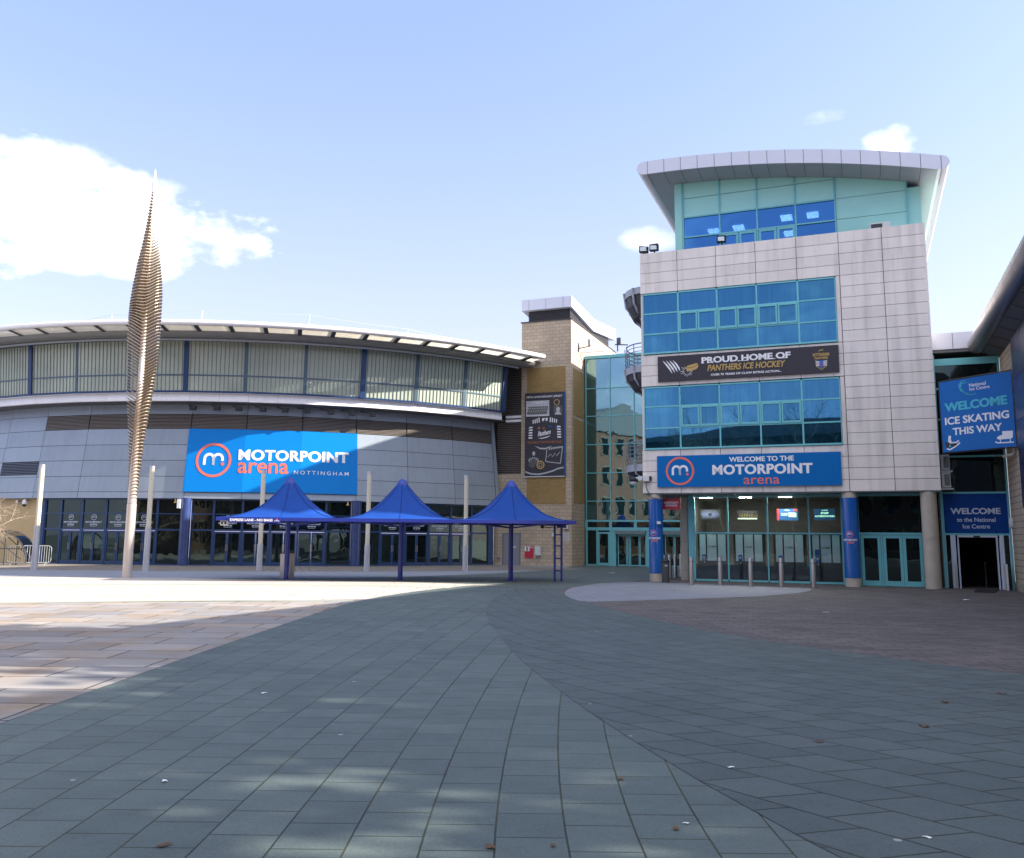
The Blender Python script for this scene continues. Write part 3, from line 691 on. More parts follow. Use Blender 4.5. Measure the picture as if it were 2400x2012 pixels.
# arena sign (three flat sheets following the wall)
sg = thing('arena_sign', 'big bright blue sign reading MOTORPOINT arena NOTTINGHAM with red ring logo on the drum', 'sign', S(10.5, Rw(4.2)+.1, 4.2))
mb = MB(); dslab(mb, -.12, 21.24, 4.20, 7.89, .03, .16, Rw); mb.build('panel', M_ARENABLUE, sg)
sm = lambda x, y: D(x, Rw(y)+.175, y)
K = 1/.4573
r1, m1, d1 = MB(), MB(), MB()
mp = lambda x, y: sm(3.28+x*K, y)
m_logo(r1, m1, d1, mp, 0, 6.05, 1.005)
r1.build('ring', M_ORANGE, sg, fix=False); m1.build('logo_letter', M_LETTER, sg, fix=False); d1.build('logo_dot', M_ORANGE, sg, fix=False)
mb = MB(); put_text(mb, 'MOTORPOINT', sm, 6.3, 20.12, 6.07, 6.70, bold=.048, space=1.06); mb.build('lettering', M_LETTER, sg, fix=False)
mb = MB(); put_text(mb, 'arena', sm, 6.35, 12.55, 5.31, 5.95, bold=.012); mb.build('lettering', M_ORANGE, sg, fix=False)
mb = MB(); put_text(mb, 'NOTTINGHAM', sm, 13.25, 20.12, 5.31, 5.53, bold=.008, space=1.5); mb.build('lettering', M_LETTER, sg, fix=False)

# ------------------------------------------------------------------ brick stair tower
R_DIR = (.92659, -.37606)
BT = Fr((4.61, 56.82), R_DIR)
bt = thing('brick_stair_tower', 'tall buff block stair tower with bent pale roof between arena and glass link', 'tower', BT.at(-1.7))
mb = MB(); mb.box(BT, -3.45, 0, 0, 11.5, 0, 16.0); mb.box(BT, -5.35, -3.45, .03, 1.2, 0, 5.9); mb.build('wall', B_TOWER, bt)
mb = MB(); mb.box(BT, -3.05, -.40, -.025, .1, 3.94, 12.9); mb.build('ochre_panel', B_INSET, bt)
mb = MB()
for d0, d1, z0, z1 in ((.45, 2.85, 9.75, 12.8), (.45, 2.85, 4.0, 9.5)): mb.box(BT, -.1, .022, d0, d1, z0, z1)
mb.build('ochre_panel', B_INSET, bt)
mb = MB(); mb.box(BT, -6.6, -3.46, .55, .95, 3.9, 13.4)
o = mb.build('infill_wall', M_GAP, bt)
mb = MB()
for i in range(62):
    z = 5.95+i*.122
    if 9.3 < z < 9.85: continue
    mb.hexa([BT.p(-5.28, .30, z), BT.p(-3.47, .30, z), BT.p(-3.47, .42, z+.04), BT.p(-5.28, .42, z+.04)], [BT.p(-5.28, .30, z+.05), BT.p(-3.47, .30, z+.05), BT.p(-3.47, .42, z+.09), BT.p(-5.28, .42, z+.09)])
mb.build('louvre', M_LOUV, bt)
mb = MB(); mb.box(BT, -4.6, -3.46, .1, .4, 9.36, 9.52); mb.box(BT, -4.6, -3.46, .1, .4, 9.62, 9.78); mb.build('fascia_end', M_WHITE, bt)
mb = MB(); mb.box(BT, -3.52, .05, -.06, 11.5, 16.0, 16.06); mb.build('coping', M_DARK, bt)
mb = MB()
for i in range(9):
    z = 16.08+i*.085; mb.box(BT, -3.08, -.16, .28, 9.95, z, z+.05)
mb.build('louvre', M_DARK, bt)
mb = MB(); mb.box(BT, -3.0, -.22, .36, 9.8, 16.06, 16.83); mb.build('plant_core', M_GAP, bt)
def rf(d0, d1, t0, t1, b0, b1): return [[BT.p(-3.46, d0, b0), BT.p(.03, d0, b0), BT.p(.03, d0, t0), BT.p(-3.46, d0, t0)], [BT.p(-3.46, d1, b1), BT.p(.03, d1, b1), BT.p(.03, d1, t1), BT.p(-3.46, d1, t1)]]
mb = MB(); mb.hexa(*rf(-.02, 5.3, 17.58, 17.25, 16.84, 16.36)); mb.hexa(*rf(5.3, 11.4, 17.25, 17.85, 16.36, 17.0)); mb.build('roof', M_ROOF, bt)
mb = MB()
for s in (-2.95, -1.75, -.55): mb.box(BT, s-.008, s+.008, -.028, -.01, 16.86, 17.56)
mb.build('roof_joint', M_GAP, bt)
mb = MB(); mb.box(BT, -4.65, -3.53, -.0, .05, .02, 2.0); dr = mb.build('door', M_GREYDOOR, bt)
mb = MB(); mb.box(BT, -4.02, -3.78, -.012, -.002, 1.12, 1.22); mb.build('door_label', M_BOX, dr)
mb = MB(); mb.box(BT, -4.72, -4.65, -.02, .05, 0, 2.07); mb.box(BT, -3.53, -3.46, -.02, .05, 0, 2.07); mb.box(BT, -4.65, -3.53, -.02, .05, 2.0, 2.07); mb.build('door_frame', pbr('grey door frame', (.14, .15, .17), .5), dr)
def at_bt(s, z, d=-.01): return BT.at(s, d)+(z,)
t = thing('zone_sign', 'red sign with a white panel reading 5 on the buff block wall', 'sign', at_bt(-2.86, .48))
mb = MB(); mb.box(BT, -3.15, -2.56, -.03, -.003, .48, 1.22); mb.build('panel', M_RED, t)
mb = MB(); mb.box(BT, -3.15, -2.82, -.036, -.031, .92, 1.22); mb.build('number_panel', M_LETTER, t)
mb = MB(); put_text(mb, '5', lambda x, y: BT.p(x, -.042, y), -3.06, -2.90, .95, 1.19, bold=.04); mb.build('lettering', M_BLACK, t, fix=False)
mb = MB(); mb.shape([(-2.70, 1.12), (-2.60, 1.12), (-2.60, 1.19)], lambda x, y: BT.p(x, -.036, y)); mb.shape([(-2.75, 1.10), (-2.71, 1.10), (-2.71, 1.20), (-2.75, 1.20)], lambda x, y: BT.p(x, -.036, y)); mb.build('arrow_mark', M_LETTER, t, fix=False)
t = thing('wall_cabinet', 'pale grey meter cabinet mounted beside the red number sign', 'cabinet', at_bt(-2.2, .65))
mb = MB(); mb.box(BT, -2.40, -2.02, -.20, -.003, .66, 1.24); mb.build('body', M_BOX, t)
mb = MB(); mb.box(BT, -2.37, -2.05, -.215, -.203, .70, 1.20); dd = mb.build('door', M_BOX, t)
mb = MB(); mb.box(BT, -2.09, -2.07, -.225, -.216, .92, .98); mb.build('handle', M_DARK, dd)
t = thing('wall_notice', 'pale rectangular notice on the block wall below a small speaker', 'notice', at_bt(-.4, 1.56))
mb = MB(); mb.box(BT, -.68, -.13, -.02, -.003, 1.57, 2.14); mb.build('board', pbr('faded notice', (.50, .46, .42), .6), t)
mb = MB()
for i in range(5): mb.box(BT, -.60, -.22-.08*(i % 2), -.024, -.021, 1.66+.085*i, 1.68+.085*i)
mb.build('writing', pbr('faded print', (.33, .31, .30), .7), t)
t = thing('wall_speaker', 'small white speaker with round black cone high on the block wall corner', 'speaker', at_bt(-.36, 2.37))
mb = MB(); mb.box(BT, -.52, -.2, -.16, -.003, 2.36, 2.60); mb.build('housing', M_BOX, t)
mb = MB(); mb.disc(-.36, 2.48, .085, lambda x, y: BT.p(x, -.166, y), 20); mb.disc(-.36, 2.48, .04, lambda x, y: BT.p(x, -.170, y), 12); mb.build('cone', M_BLACK, t, fix=False)
t = thing('bulkhead_lamp', 'small pale bulkhead lamp on the block wall left of the notice', 'lamp', at_bt(-1.15, 1.9))
mb = MB(); mb.box(BT, -1.28, -1.06, -.12, -.003, 1.86, 2.10); mb.build('body', M_BOX, t)
t = thing('wall_vent', 'small round vent low on the block wall left of the grey door', 'vent', at_bt(-4.95, .35))
mb = MB(); p = BT.p(-4.98, -.01, .45); mb.tube([BT.p(-4.98, -.07, .45), BT.p(-4.98, -.0, .45)], .10, 16); mb.build('cover', M_GREYDOOR, t)
# bracketed floodlight on the sunny flank and the aerial
t = thing('wall_floodlight', 'grey floodlight on a bracket on the sunlit flank of the brick tower', 'floodlight', BT.at(.02, 2.2)+(14.0,))
mb = MB(); mb.bar(BT.p(.03, 1.6, 14.15), BT.p(.03, 1.6, 14.75), .08); mb.bar(BT.p(.03, 1.6, 14.35), BT.p(.75, 1.8, 14.5), .07); mb.bar(BT.p(.05, 1.9, 14.1), BT.p(1.4, 3.0, 14.35), .06); mb.build('bracket', M_GREYDOOR, t)
mb = MB(); mb.box(BT, .62, .82, 1.65, 1.95, 14.55, 14.95); mb.build('lamp_head', M_SOFFIT, t)
t = thing('roof_aerial', 'small dark aerial on the far edge of the glass link roof', 'aerial', BT.at(.6, 10.8)+(16.1,))
mb = MB(); mb.tube([BT.p(.3, 10.9, 16.0), BT.p(.3, 10.9, 17.0)], .05, 6); mb.tube([BT.p(.1, 10.9, 16.55), BT.p(1.1, 10.9, 16.45)], .05, 6); mb.build('mast', M_DARK, t)
mb = MB(); mb.box(BT, .25, .55, 10.8, 10.95, 16.5, 17.05); mb.build('antenna', M_DARK, t)
# tall anniversary banner
ps = thing('anniversary_banner', 'tall black jersey anniversary banner with old team photos on the brick tower', 'banner', at_bt(-1.78, 5.7))
mb = MB(); mb.box(BT, -3.15, -.42, -.13, -.03, 5.72, 11.19); mb.build('panel', M_BLACKSIGN, ps)
mb = MB(); mb.box(BT, -.419, -.375, -.14, -.03, 5.72, 11.19); mb.build('edge_trim', M_SIGNBLUE, ps)
mb = MB(); mb.box(BT, -3.16, -.42, -.14, -.03, 5.66, 5.715); mb.build('bottom_rail', M_BOX, ps)
mp = lambda x, y: BT.p(x, -.136, y)
mp2 = lambda x, y: BT.p(x, -.141, y)
mp3 = lambda x, y: BT.p(x, -.146, y)
mb = MB(); put_text(mb, '75TH ANNIVERSARY JERSEY', mp, -3.06, -.55, 10.82, 10.98, bold=.01, shear=.2); mb.build('lettering', M_LETTER, ps, fix=False)
mb = MB(); mb.shape([(-3.07, 9.64), (-1.46, 9.63), (-1.46, 10.66), (-3.07, 10.67)], mp); mb.build('photo', M_POSTERGREY, ps, fix=False)
ml, md = MB(), MB(); rn = random.Random(3)
for row in range(3):
    for i in range(11):
        x = -2.93+i*.125+.04*row; y = 9.90+row*.17
        md.shape([(x-.055, y-.14), (x+.055, y-.14), (x+.05, y+.05), (x-.05, y+.05)], mp2); ml.disc(x, y+.08, .032, mp3, 8)
for i, (a, b) in enumerate(((-2.62, -2.50), (-2.44, -2.10), (-2.04, -1.90))): ml.shape([(a, 10.47), (b, 10.47), (b, 10.60), (a, 10.60)], mp2)
ml.shape([(-3.06, 9.65), (-1.47, 9.64), (-1.47, 9.72), (-3.06, 9.73)], mp2)
md.build('photo_figures', M_POSTERDK, ps, fix=False); ml.build('photo_highlights', pbr('photo white', (.62, .62, .64), .6), ps, fix=False)
mb = MB(); mb.shape([(-1.16, 9.70), (-.58, 9.66), (-.58, 10.26), (-1.16, 10.30)], mp); mb.build('photo', M_POSTERDK, ps, fix=False)
mw = MB(); mw.disc(-.86, 10.03, .13, mp2, 16, ry=.17); mw.shape([(-1.10, 9.70), (-.62, 9.68), (-.74, 9.86), (-.98, 9.87)], mp2); mw.build('portrait', M_POSTERGREY, ps, fix=False)
js = MB()
for i in range(5):
    for sx in (-1, 1):
        js.shape([(-1.77+sx*.86, 8.18+i*.17), (-1.77+sx*1.12, 8.18+i*.17), (-1.77+sx*(1.12-.02*i), 8.27+i*.17), (-1.77+sx*(.86-.01*i), 8.27+i*.17)], mp)
for i in range(4):
    for sx in (-1, 1): js.shape([(-1.77+sx*(.34+.14*i), 9.22-.02*i), (-1.77+sx*(.41+.14*i), 9.22-.02*i), (-1.77+sx*(.43+.14*i), 9.54-.06*i), (-1.77+sx*(.36+.14*i), 9.54-.04*i)], mp)
js.shape([(-1.95, 9.3), (-1.85, 9.3), (-1.75, 9.5), (-1.95, 9.5)], mp); js.shape([(-1.6, 9.3), (-1.7, 9.3), (-1.72, 9.5), (-1.55, 9.5)], mp)
js.build('jersey_stripes', M_LETTER, ps, fix=False)
jp = MB(); put_text(jp, 'Panthers', mp, -2.25, -1.35, 8.30, 8.62, bold=.03, shear=.35, slope=.16); jp.ribbon([(-2.2, 8.18), (-1.95, 8.18), (-1.6, 8.25), (-1.38, 8.33)], .07, mp, taper=True); jp.build('script', M_LETTER, ps, fix=False)
jo = MB(); put_text(jo, 'PRE-ORDER AT SHOP.PANTHERS.CO.UK', mp, -2.95, -.62, 7.85, 8.0, bold=.02); jo.disc(-2.17, 8.85, .09, mp, 12); jo.disc(-1.83, 8.83, .085, mp, 5); jo.build('lettering', pbr('orange print', (.35, .12, .03), .5), ps, fix=False)
mb = MB(); mb.shape([(-1.52, 8.9), (-1.32, 8.9), (-1.32, 8.97), (-1.52, 8.97)], mp); mb.shape([(-1.05, 8.78), (-.85, 8.78), (-.85, 8.86), (-1.05, 8.86)], mp2); mb.build('badge', M_SIGNBLUE, ps, fix=False)
mw = MB(); mw.ribbon([(-2.42, 7.68), (-2.1, 7.52), (-1.7, 7.50), (-1.3, 7.66)], .11, mp, taper=True)
for a, b in (((-1.62, 7.42), (-1.70, 6.66)), ((-1.70, 6.66), (-.70, 6.52)), ((-.70, 6.52), (-.55, 7.60)), ((-.55, 7.60), (-1.2, 7.52))): mw.ribbon([a, b], .05, mp)
for i in range(6): mw.shape([(-1.5+.16*i, 7.40+.02*i), (-1.40+.16*i, 7.42+.02*i), (-1.38+.16*i, 7.58+.01*i), (-1.48+.16*i, 7.55+.01*i)], mp2)
mw.ribbon([(-1.55, 6.95), (-1.35, 7.15), (-1.25, 6.95), (-1.05, 7.2), (-.95, 7.0), (-.75, 7.25)], .04, mp2)
mw.ribbon([(-3.1, 6.02), (-2.7, 5.88), (-2.2, 5.84), (-1.7, 5.92), (-1.2, 6.05), (-.9, 6.18), (-.48, 6.26)], .09, mp)
mw.disc(-2.52, 7.2, .10, mp, 14, ry=.14)
for i in range(6): mw.shape([(-2.86+.12*i, 6.92-.1*abs(i-2.5)), (-2.80+.12*i, 6.92-.1*abs(i-2.5)), (-2.80+.12*i, 7.0-.06*abs(i-2.5)), (-2.86+.12*i, 7.0-.06*abs(i-2.5))], mp2)
mw.build('torn_edges', pbr('poster pale grey', (.45, .46, .48), .6), ps, fix=False)
mb = MB(); mb.shape([(-2.86, 6.4), (-2.55, 6.25), (-2.25, 6.7), (-2.2, 6.95), (-2.86, 6.95)], mp); mb.build('photo', M_POSTERDK, ps, fix=False)
mb = MB(); mb.disc(-2.05, 6.45, .27, mp2, 24, r0=.2); mb.disc(-2.05, 6.45, .13, mp2, 20, r0=.09); mb.disc(-.95, 10.5, .2, mp, 20, r0=.16); mb.build('crest', M_GOLD, ps, fix=False)

# ------------------------------------------------------------------ glass link
LK = Fr(BT.at(0, 2.9), R_DIR)
lk = thing('glass_link', 'tall teal framed glass link block between the brick tower and white tower', 'building', LK.at(3, 0))
XS = [.12, 1.80, 3.43, 5.1, 6.75, 8.5]; ZS = [2.98, 4.22, 6.09, 7.99, 9.91, 11.8, 13.85]
for s0, s1 in zip(XS, XS[1:]):
    for z0, z1 in zip(ZS, ZS[1:]):
        mb = MB(); mb.box(LK, s0+.03, s1-.03, .05, .08, z0+.03, z1-.03); mb.build('pane', G_LINK, lk)
mb = MB()
for s in XS: mb.box(LK, s-.03, s+.03, -.03, .12, 2.9, 14.0)
for z in ZS[1:-1]: mb.box(LK, .15, 8.5, -.025, .10, z-.03, z+.03)
mb.box(LK, .05, 8.5, -.06, .3, 13.85, 14.06)
mb.build('frame', M_TEAL, lk)
mb = MB(); mb.box(LK, .1, 12, .2, 9, 0.02, 13.9); mb.build('core', M_INTERIOR, lk)
mb = MB(); mb.box(LK, .1, 8.5, .1, 9, 13.92, 14.02); mb.build('roof', M_SOFFIT, lk)
mb = MB(); mb.box(LK, .08, 8.5, -.08, .15, 2.86, 2.99); mb.box(LK, .08, 8.5, -.08, .15, 2.30, 2.50)
for s in (.12, 1.78, 3.43, 5.1, 6.75, 8.4): mb.box(LK, s-.09, s+.09, -.07, .15, 2.50, 2.86)
mb.build('transom', M_TEAL, lk)
mb = MB(); mb.box(LK, .2, 8.4, .02, .06, 2.50, 2.86); mb.build('fanlight_pane', G_DARK, lk)
mb = MB(); mb.box(LK, .2, .84, .02, .06, .08, 2.3); mb.build('side_pane', G_DARK, lk)
mb = MB()
for s0, s1 in ((.08, .2), (.80, .90), (1.70, 2.12), (4.10, 5.2), (7.2, 8.4)): mb.box(LK, s0, s1, -.05, .12, 0, 2.3)
mb.box(LK, .2, .8, -.04, .1, 0, .1); mb.build('door_frame', M_TEAL, lk)
def leaf_door(fr, s0, s1, z1, par, mat, pane, dep=0, st=.10, bot=.18, handle=None, top=.12):
    mb = MB(); mb.box(fr, s0, s0+st, dep-.03, dep+.03, .02, z1); mb.box(fr, s1-st, s1, dep-.03, dep+.03, .02, z1)
    mb.box(fr, s0+st, s1-st, dep-.03, dep+.03, .02, .02+bot); mb.box(fr, s0+st, s1-st, dep-.03, dep+.03, z1-top, z1)
    d = mb.build('door', mat, par)
    mb = MB(); mb.box(fr, s0+st, s1-st, dep-.01, dep+.01, .02+bot, z1-top); mb.build('pane', pane, d)
    if handle is not None:
        mb = MB(); mb.tube([fr.p(handle, dep-.08, .8), fr.p(handle, dep-.08, 1.3)], .018, 6); mb.build('handle', M_STEEL, d)
    return d
leaf_door(LK, .91, 1.69, 2.2, lk, M_TEAL, G_DARK, .02)
for s0, s1 in ((2.2, 2.82), (2.84, 3.0), (3.02, 3.64), (3.66, 4.08), (5.3, 5.9), (5.92, 6.4), (6.42, 7.1)):
    leaf_door(LK, s0, s1, 2.05, lk, M_TEAL, G_DARK, .15, st=.06, bot=.08, handle=s1-.1 if s1-s0 > .3 else None)
mb = MB(); mb.box(LK, 2.12, 4.1, -.25, .12, 2.06, 2.3); mb.box(LK, 5.2, 7.2, -.25, .12, 2.06, 2.3); mb.build('door_head', pbr('grey door head', (.16, .22, .23), .4, .2), lk)

# ------------------------------------------------------------------ white office tower
TW = Fr((12.03, 35.02), R_DIR)
tw = thing('office_tower', 'pale stone clad office tower with teal windows and sweeping curved roof', 'building', TW.at(-.8, 0))
SJ = [-6.47, -4.85, -3.22, -1.60, .02, 1.64, 3.25, 4.82]
ZJ = [14.07-.4536*k for k in range(24)]
mb = MB(); ge = .011
for i in range(7):
    for k in range(23):
        z1, z0 = ZJ[k], ZJ[k+1]
        if i < 5 and (4 <= k <= 9 or 13 <= k <= 18): continue
        mb.box(TW, SJ[i]+ge, SJ[i+1]-ge, 0, .1, z0+ge*.8, z1-ge*.8)
mb.box(TW, 1.475, 1.625, .005, .1, 9.55, 12.24); mb.box(TW, 1.475, 1.625, .005, .1, 5.46, 8.15)
mb.build('stone_cladding', M_CONC, tw)
mb = MB(); mb.box(TW, -6.465, -6.38, .1, 20, 3.64, 14.06); mb.box(TW, 4.74, 4.815, .1, 20, 3.64, 14.06); mb.build('side_cladding', M_CONC, tw)
mb = MB(); mb.box(TW, -6.38, 4.74, .09, 20, 12.28, 13.6); mb.box(TW, -6.38, 4.74, .09, 20, 8.2, 9.5); mb.box(TW, -6.38, 4.74, .09, 20, 3.66, 5.43); mb.box(TW, 1.63, 4.74, .09, 20, 3.64, 13.7); mb.box(TW, -6.38, 1.6, .5, 20, 5.4, 12.3); mb.box(TW, -6.38, 4.7, .1, .35, 13.6, 14.03); mb.build('core_wall', M_GAP, tw)
mb = MB(); mb.box(TW, -6.44, 4.79, .02, 20.2, 3.60, 3.635); mb.build('soffit', pbr('teal grey soffit', (.13, .18, .18), .6), tw)
WB = [-6.36, -4.84, -3.21, -1.60, .02, 1.46]
for (zb, zt, h1, h2) in ((9.56, 12.24, 11.34, 10.44), (5.46, 8.15, 7.29, 6.37)):
    for i in range(5):
        s0, s1 = WB[i], WB[i+1]; e = .032
        mb = MB()
        mb.box(TW, s0-(e if i else 0), s0+e, .0, .14, zb+.07, zt-.05); 
        if i == 4: mb.box(TW, s1-e, s1, .0, .14, zb+.07, zt-.05)
        mb.box(TW, s0+e, s1-e, .0, .14, zt-.07, zt-.01); mb.box(TW, s0+e, s1-e, .01, .14, h1-.03, h1+.03); mb.box(TW, s0+e, s1-e, .01, .14, h2-.03, h2+.03)
        mb.box(TW, s0, s1, -.05, .14, zb, zb+.07)
        wf = mb.build('window', M_TEAL, tw)
        for a, b in ((zb+.07, h2-.03), (h2+.03, h1-.03), (h1+.03, zt-.07)):
            if a > h2 and b < h1 and i in (1, 2, 3):
                sm_ = (s0+s1)/2
                for c0, c1 in ((s0+e, sm_), (sm_, s1-e)):
                    mb = MB(); t = .075
                    mb.box(TW, c0+.012, c0+t, -.02, .1, a, b); mb.box(TW, c1-t, c1-.012, -.02, .1, a, b); mb.box(TW, c0+t, c1-t, -.02, .1, a, a+.085); mb.box(TW, c0+t, c1-t, -.02, .1, b-.075, b)
                    mb.build('casement', M_TEAL, wf)
                    mb = MB(); mb.box(TW, c0+t, c1-t, .04, .06, a+.085, b-.075); mb.build('pane', G_BLUE, wf)
            else:
                mb = MB(); mb.box(TW, s0+e, s1-e, .05, .07, a, b); mb.build('pane', G_BLUE, wf)
# top storey
def U(s): return 17.48-.0647*(s+6.1)-.01183*(s+6.1)*(s+.38)
TS = [-4.71, -3.13, -1.56, .01, 1.58]
def tpanel(mb, s0, s1, z0, z1, d0=1.0, d1=1.12):
    if z1 is None: mb.poly(TW, [(s0, z0), (s1, z0), (s1, U(s1)-.02), ((s0+s1)/2, U((s0+s1)/2)-.02), (s0, U(s0)-.02)], d0, d1)
    else: mb.box(TW, s0, s1, d0, d1, z0, z1)
mb = MB()
for s0, s1 in zip(TS, TS[1:]):
    tpanel(mb, s0+.03, s1-.03, 15.86, 16.70); tpanel(mb, s0+.03, s1-.03, 16.725, None)
for z0, z1 in ((13.9, 14.93), (14.95, 15.83), (15.85, None)): tpanel(mb, 1.62, 4.27, z0, z1)
tpanel(mb, -5.08, -4.76, 13.9, None, .98, 1.14); tpanel(mb, 4.33, 4.80, 13.9, 15.95, 1.05, 1.15)
mb.box(TW, -5.08, -4.98, 1.14, 21, 13.7, 17.3); mb.box(TW, 4.70, 4.80, 1.16, 21, 13.7, 16.0)
mb.build('mint_panel', M_TEALPANEL, tw)
mb = MB()
for s in TS: tpanel(mb, s-.03, s+.03, 13.9, None, .95, 1.1)
tpanel(mb, 4.27, 4.33, 13.9, None, .95, 1.1)
for s0, s1 in zip(TS, TS[1:]):
    mb.box(TW, s0+.03, s1-.03, .97, 1.08, 15.80, 15.86); mb.box(TW, s0+.03, s1-.03, .97, 1.08, 14.89, 14.95)
for s0, s1 in ((-3.13, -1.56), (-1.56, .01)):
    m_ = (s0+s1)/2
    for c0, c1 in ((s0+.03, m_), (m_, s1-.03)): mb.box(TW, c0+.02, c0+.11, .98, 1.08, 13.9, 14.89); mb.box(TW, c1-.11, c1-.02, .98, 1.08, 13.9, 14.89); mb.box(TW, c0+.11, c1-.11, .98, 1.08, 14.79, 14.89)
mb.build('top_window_frame', M_TEAL, tw)
for s0, s1 in zip(TS, TS[1:]):
    for z0, z1 in ((13.9, 14.89), (14.95, 15.80)):
        mb = MB(); mb.box(TW, s0+.03, s1-.03, 1.03, 1.05, z0, z1); mb.build('top_pane', G_TOP, tw)
mb = MB(); mb.box(TW, -4.9, 1.6, 7.5, 7.6, 13.7, 16.05); mb.box(TW, -4.97, 4.6, 1.2, 7.6, 16.02, 16.1); mb.box(TW, 1.6, 1.7, 1.2, 7.5, 13.7, 16.0); mb.build('top_room', pbr('pale room paint', (.07, .13, .22), .8), tw)
mb = MB(); mb.box(TW, -6.35, 4.7, .35, 14, 13.55, 13.62); mb.build('terrace', M_SOFFIT, tw)
mb = MB()
for sa, za in ((-3.4, 15.06), (-2.34, 15.09), (-.36, 15.28), (.69, 15.27), (-.26, 14.58)):
    t = 14.28/(za-1.7); s = 2.02+(sa-2.02)*t; d = -36.97+37.97*t
    mb.box(TW, s-.24, s+.24, d-.35, d+.35, 15.95, 15.99)
mb.build('ceiling_light', emit('ceiling light panel', (1, .97, .92), 6.), tw)
# curved roof
prof = []; n = 22
for k in range(n+1):
    s = -6.1+11.55*k/n; prof.append((s, U(s)))
for k in range(1, 8):
    a = -pi/2+pi*k/8; prof.append((5.45+.295*cos(a)*1.15, U(5.45)+.295+.295*sin(a)))
for k in range(n+1):
    s = 5.45-11.55*k/n; prof.append((s, U(s)+.59))
for k in range(1, 8):
    a = pi/2+pi*k/8; prof.append((-6.1+.295*cos(a)*1.15, U(-6.1)+.295+.295*sin(a)))
mb = MB(); mb.poly(TW, prof, -.5, 23); rfo = mb.build('roof', M_ROOF, tw)
mb = MB()
for k in range(n):
    s0, s1 = -6.0+11.35*k/n, -6.0+11.35*(k+1)/n
    mb.hexa([TW.p(s0, -.46, U(s0)-.012), TW.p(s1, -.46, U(s1)-.012), TW.p(s1, 22.9, U(s1)-.012), TW.p(s0, 22.9, U(s0)-.012)], [TW.p(s0, -.46, U(s0)-.004), TW.p(s1, -.46, U(s1)-.004), TW.p(s1, 22.9, U(s1)-.004), TW.p(s0, 22.9, U(s0)-.004)])
mb.build('roof_soffit', M_SOFFIT, rfo)
mb = MB()
for k in range(17):
    s = -5.95+.715*k; mb.box(TW, s-.008, s+.008, -.506, -.49, U(s)+.01, U(s)+.575)
    mb.hexa([TW.p(s-.006, -.45, U(s)-.018), TW.p(s+.006, -.45, U(s)-.018), TW.p(s+.006, 1.0, U(s)-.018), TW.p(s-.006, 1.0, U(s)-.018)], [TW.p(s-.006, -.45, U(s)-.013), TW.p(s+.006, -.45, U(s)-.013), TW.p(s+.006, 1.0, U(s)-.013), TW.p(s-.006, 1.0, U(s)-.013)])
mb.build('roof_joint', M_GAP, rfo)
# columns under the tower
def colmap(s, d, r): return lambda x, y: TW.p(s+r*sin(x/r), d-r*cos(x/r), y)
for s, wrap in ((-6.0, 1), (1.60, 1), (4.38, 0)):
    d = .30; x, y = TW.at(s, d); mb = MB()
    if wrap: mb.cyl(x, y, 0, 3.6, .285, n=40)
    else:
        for z0, z1 in ((0, .40), (.415, 1.86), (1.875, 3.36), (3.375, 3.6)): mb.cyl(x, y, z0, z1, .285, n=40)
        mb.cyl(x, y, .01, 3.59, .268, n=40)
    c = mb.build('column', M_COLSTONE, tw, smooth=True)
    if wrap:
        mb = MB(); mb.cyl(x, y, .34, 3.40, .297, n=40); mb.build('wrap', M_WRAP, c, smooth=True)
        mp = colmap(s, d, .300); a, b, e = MB(), MB(), MB(); m_logo(a, b, e, mp, -.05, 2.0, .125)
        put_text(b, 'MOTORPOINT', mp, -.33, .25, 1.735, 1.82, bold=.03); put_text(e, 'arena', mp, -.17, .10, 1.64, 1.71); a.v += []
        b.ribbon([(-.15, 1.57), (.10, 1.57)], .02, mp)
        b.build('wrap_lettering', M_LETTER, c, fix=False); a.build('wrap_ring', M_ORANGE, c, fix=False); e.build('wrap_lettering', M_ORANGE, c, fix=False)
mb = MB(); 
for z0, z1 in ((0, .42), (.43, 1.62), (1.63, 3.2), (3.21, 3.6)): mb.box(TW, -5.35, -5.02, 2.2, 2.6, z0, z1)
mb.build('pillar', M_COLSTONE, tw)
t = thing('junction_box', 'small white box on the side of the blue column below the hospitality sign', 'box', TW.at(-5.72, .2)+(2.4,))
mb = MB(); mb.box(TW, -5.88, -5.73, -.08, .06, 2.36, 2.47); mb.build('housing', M_BOX, t)
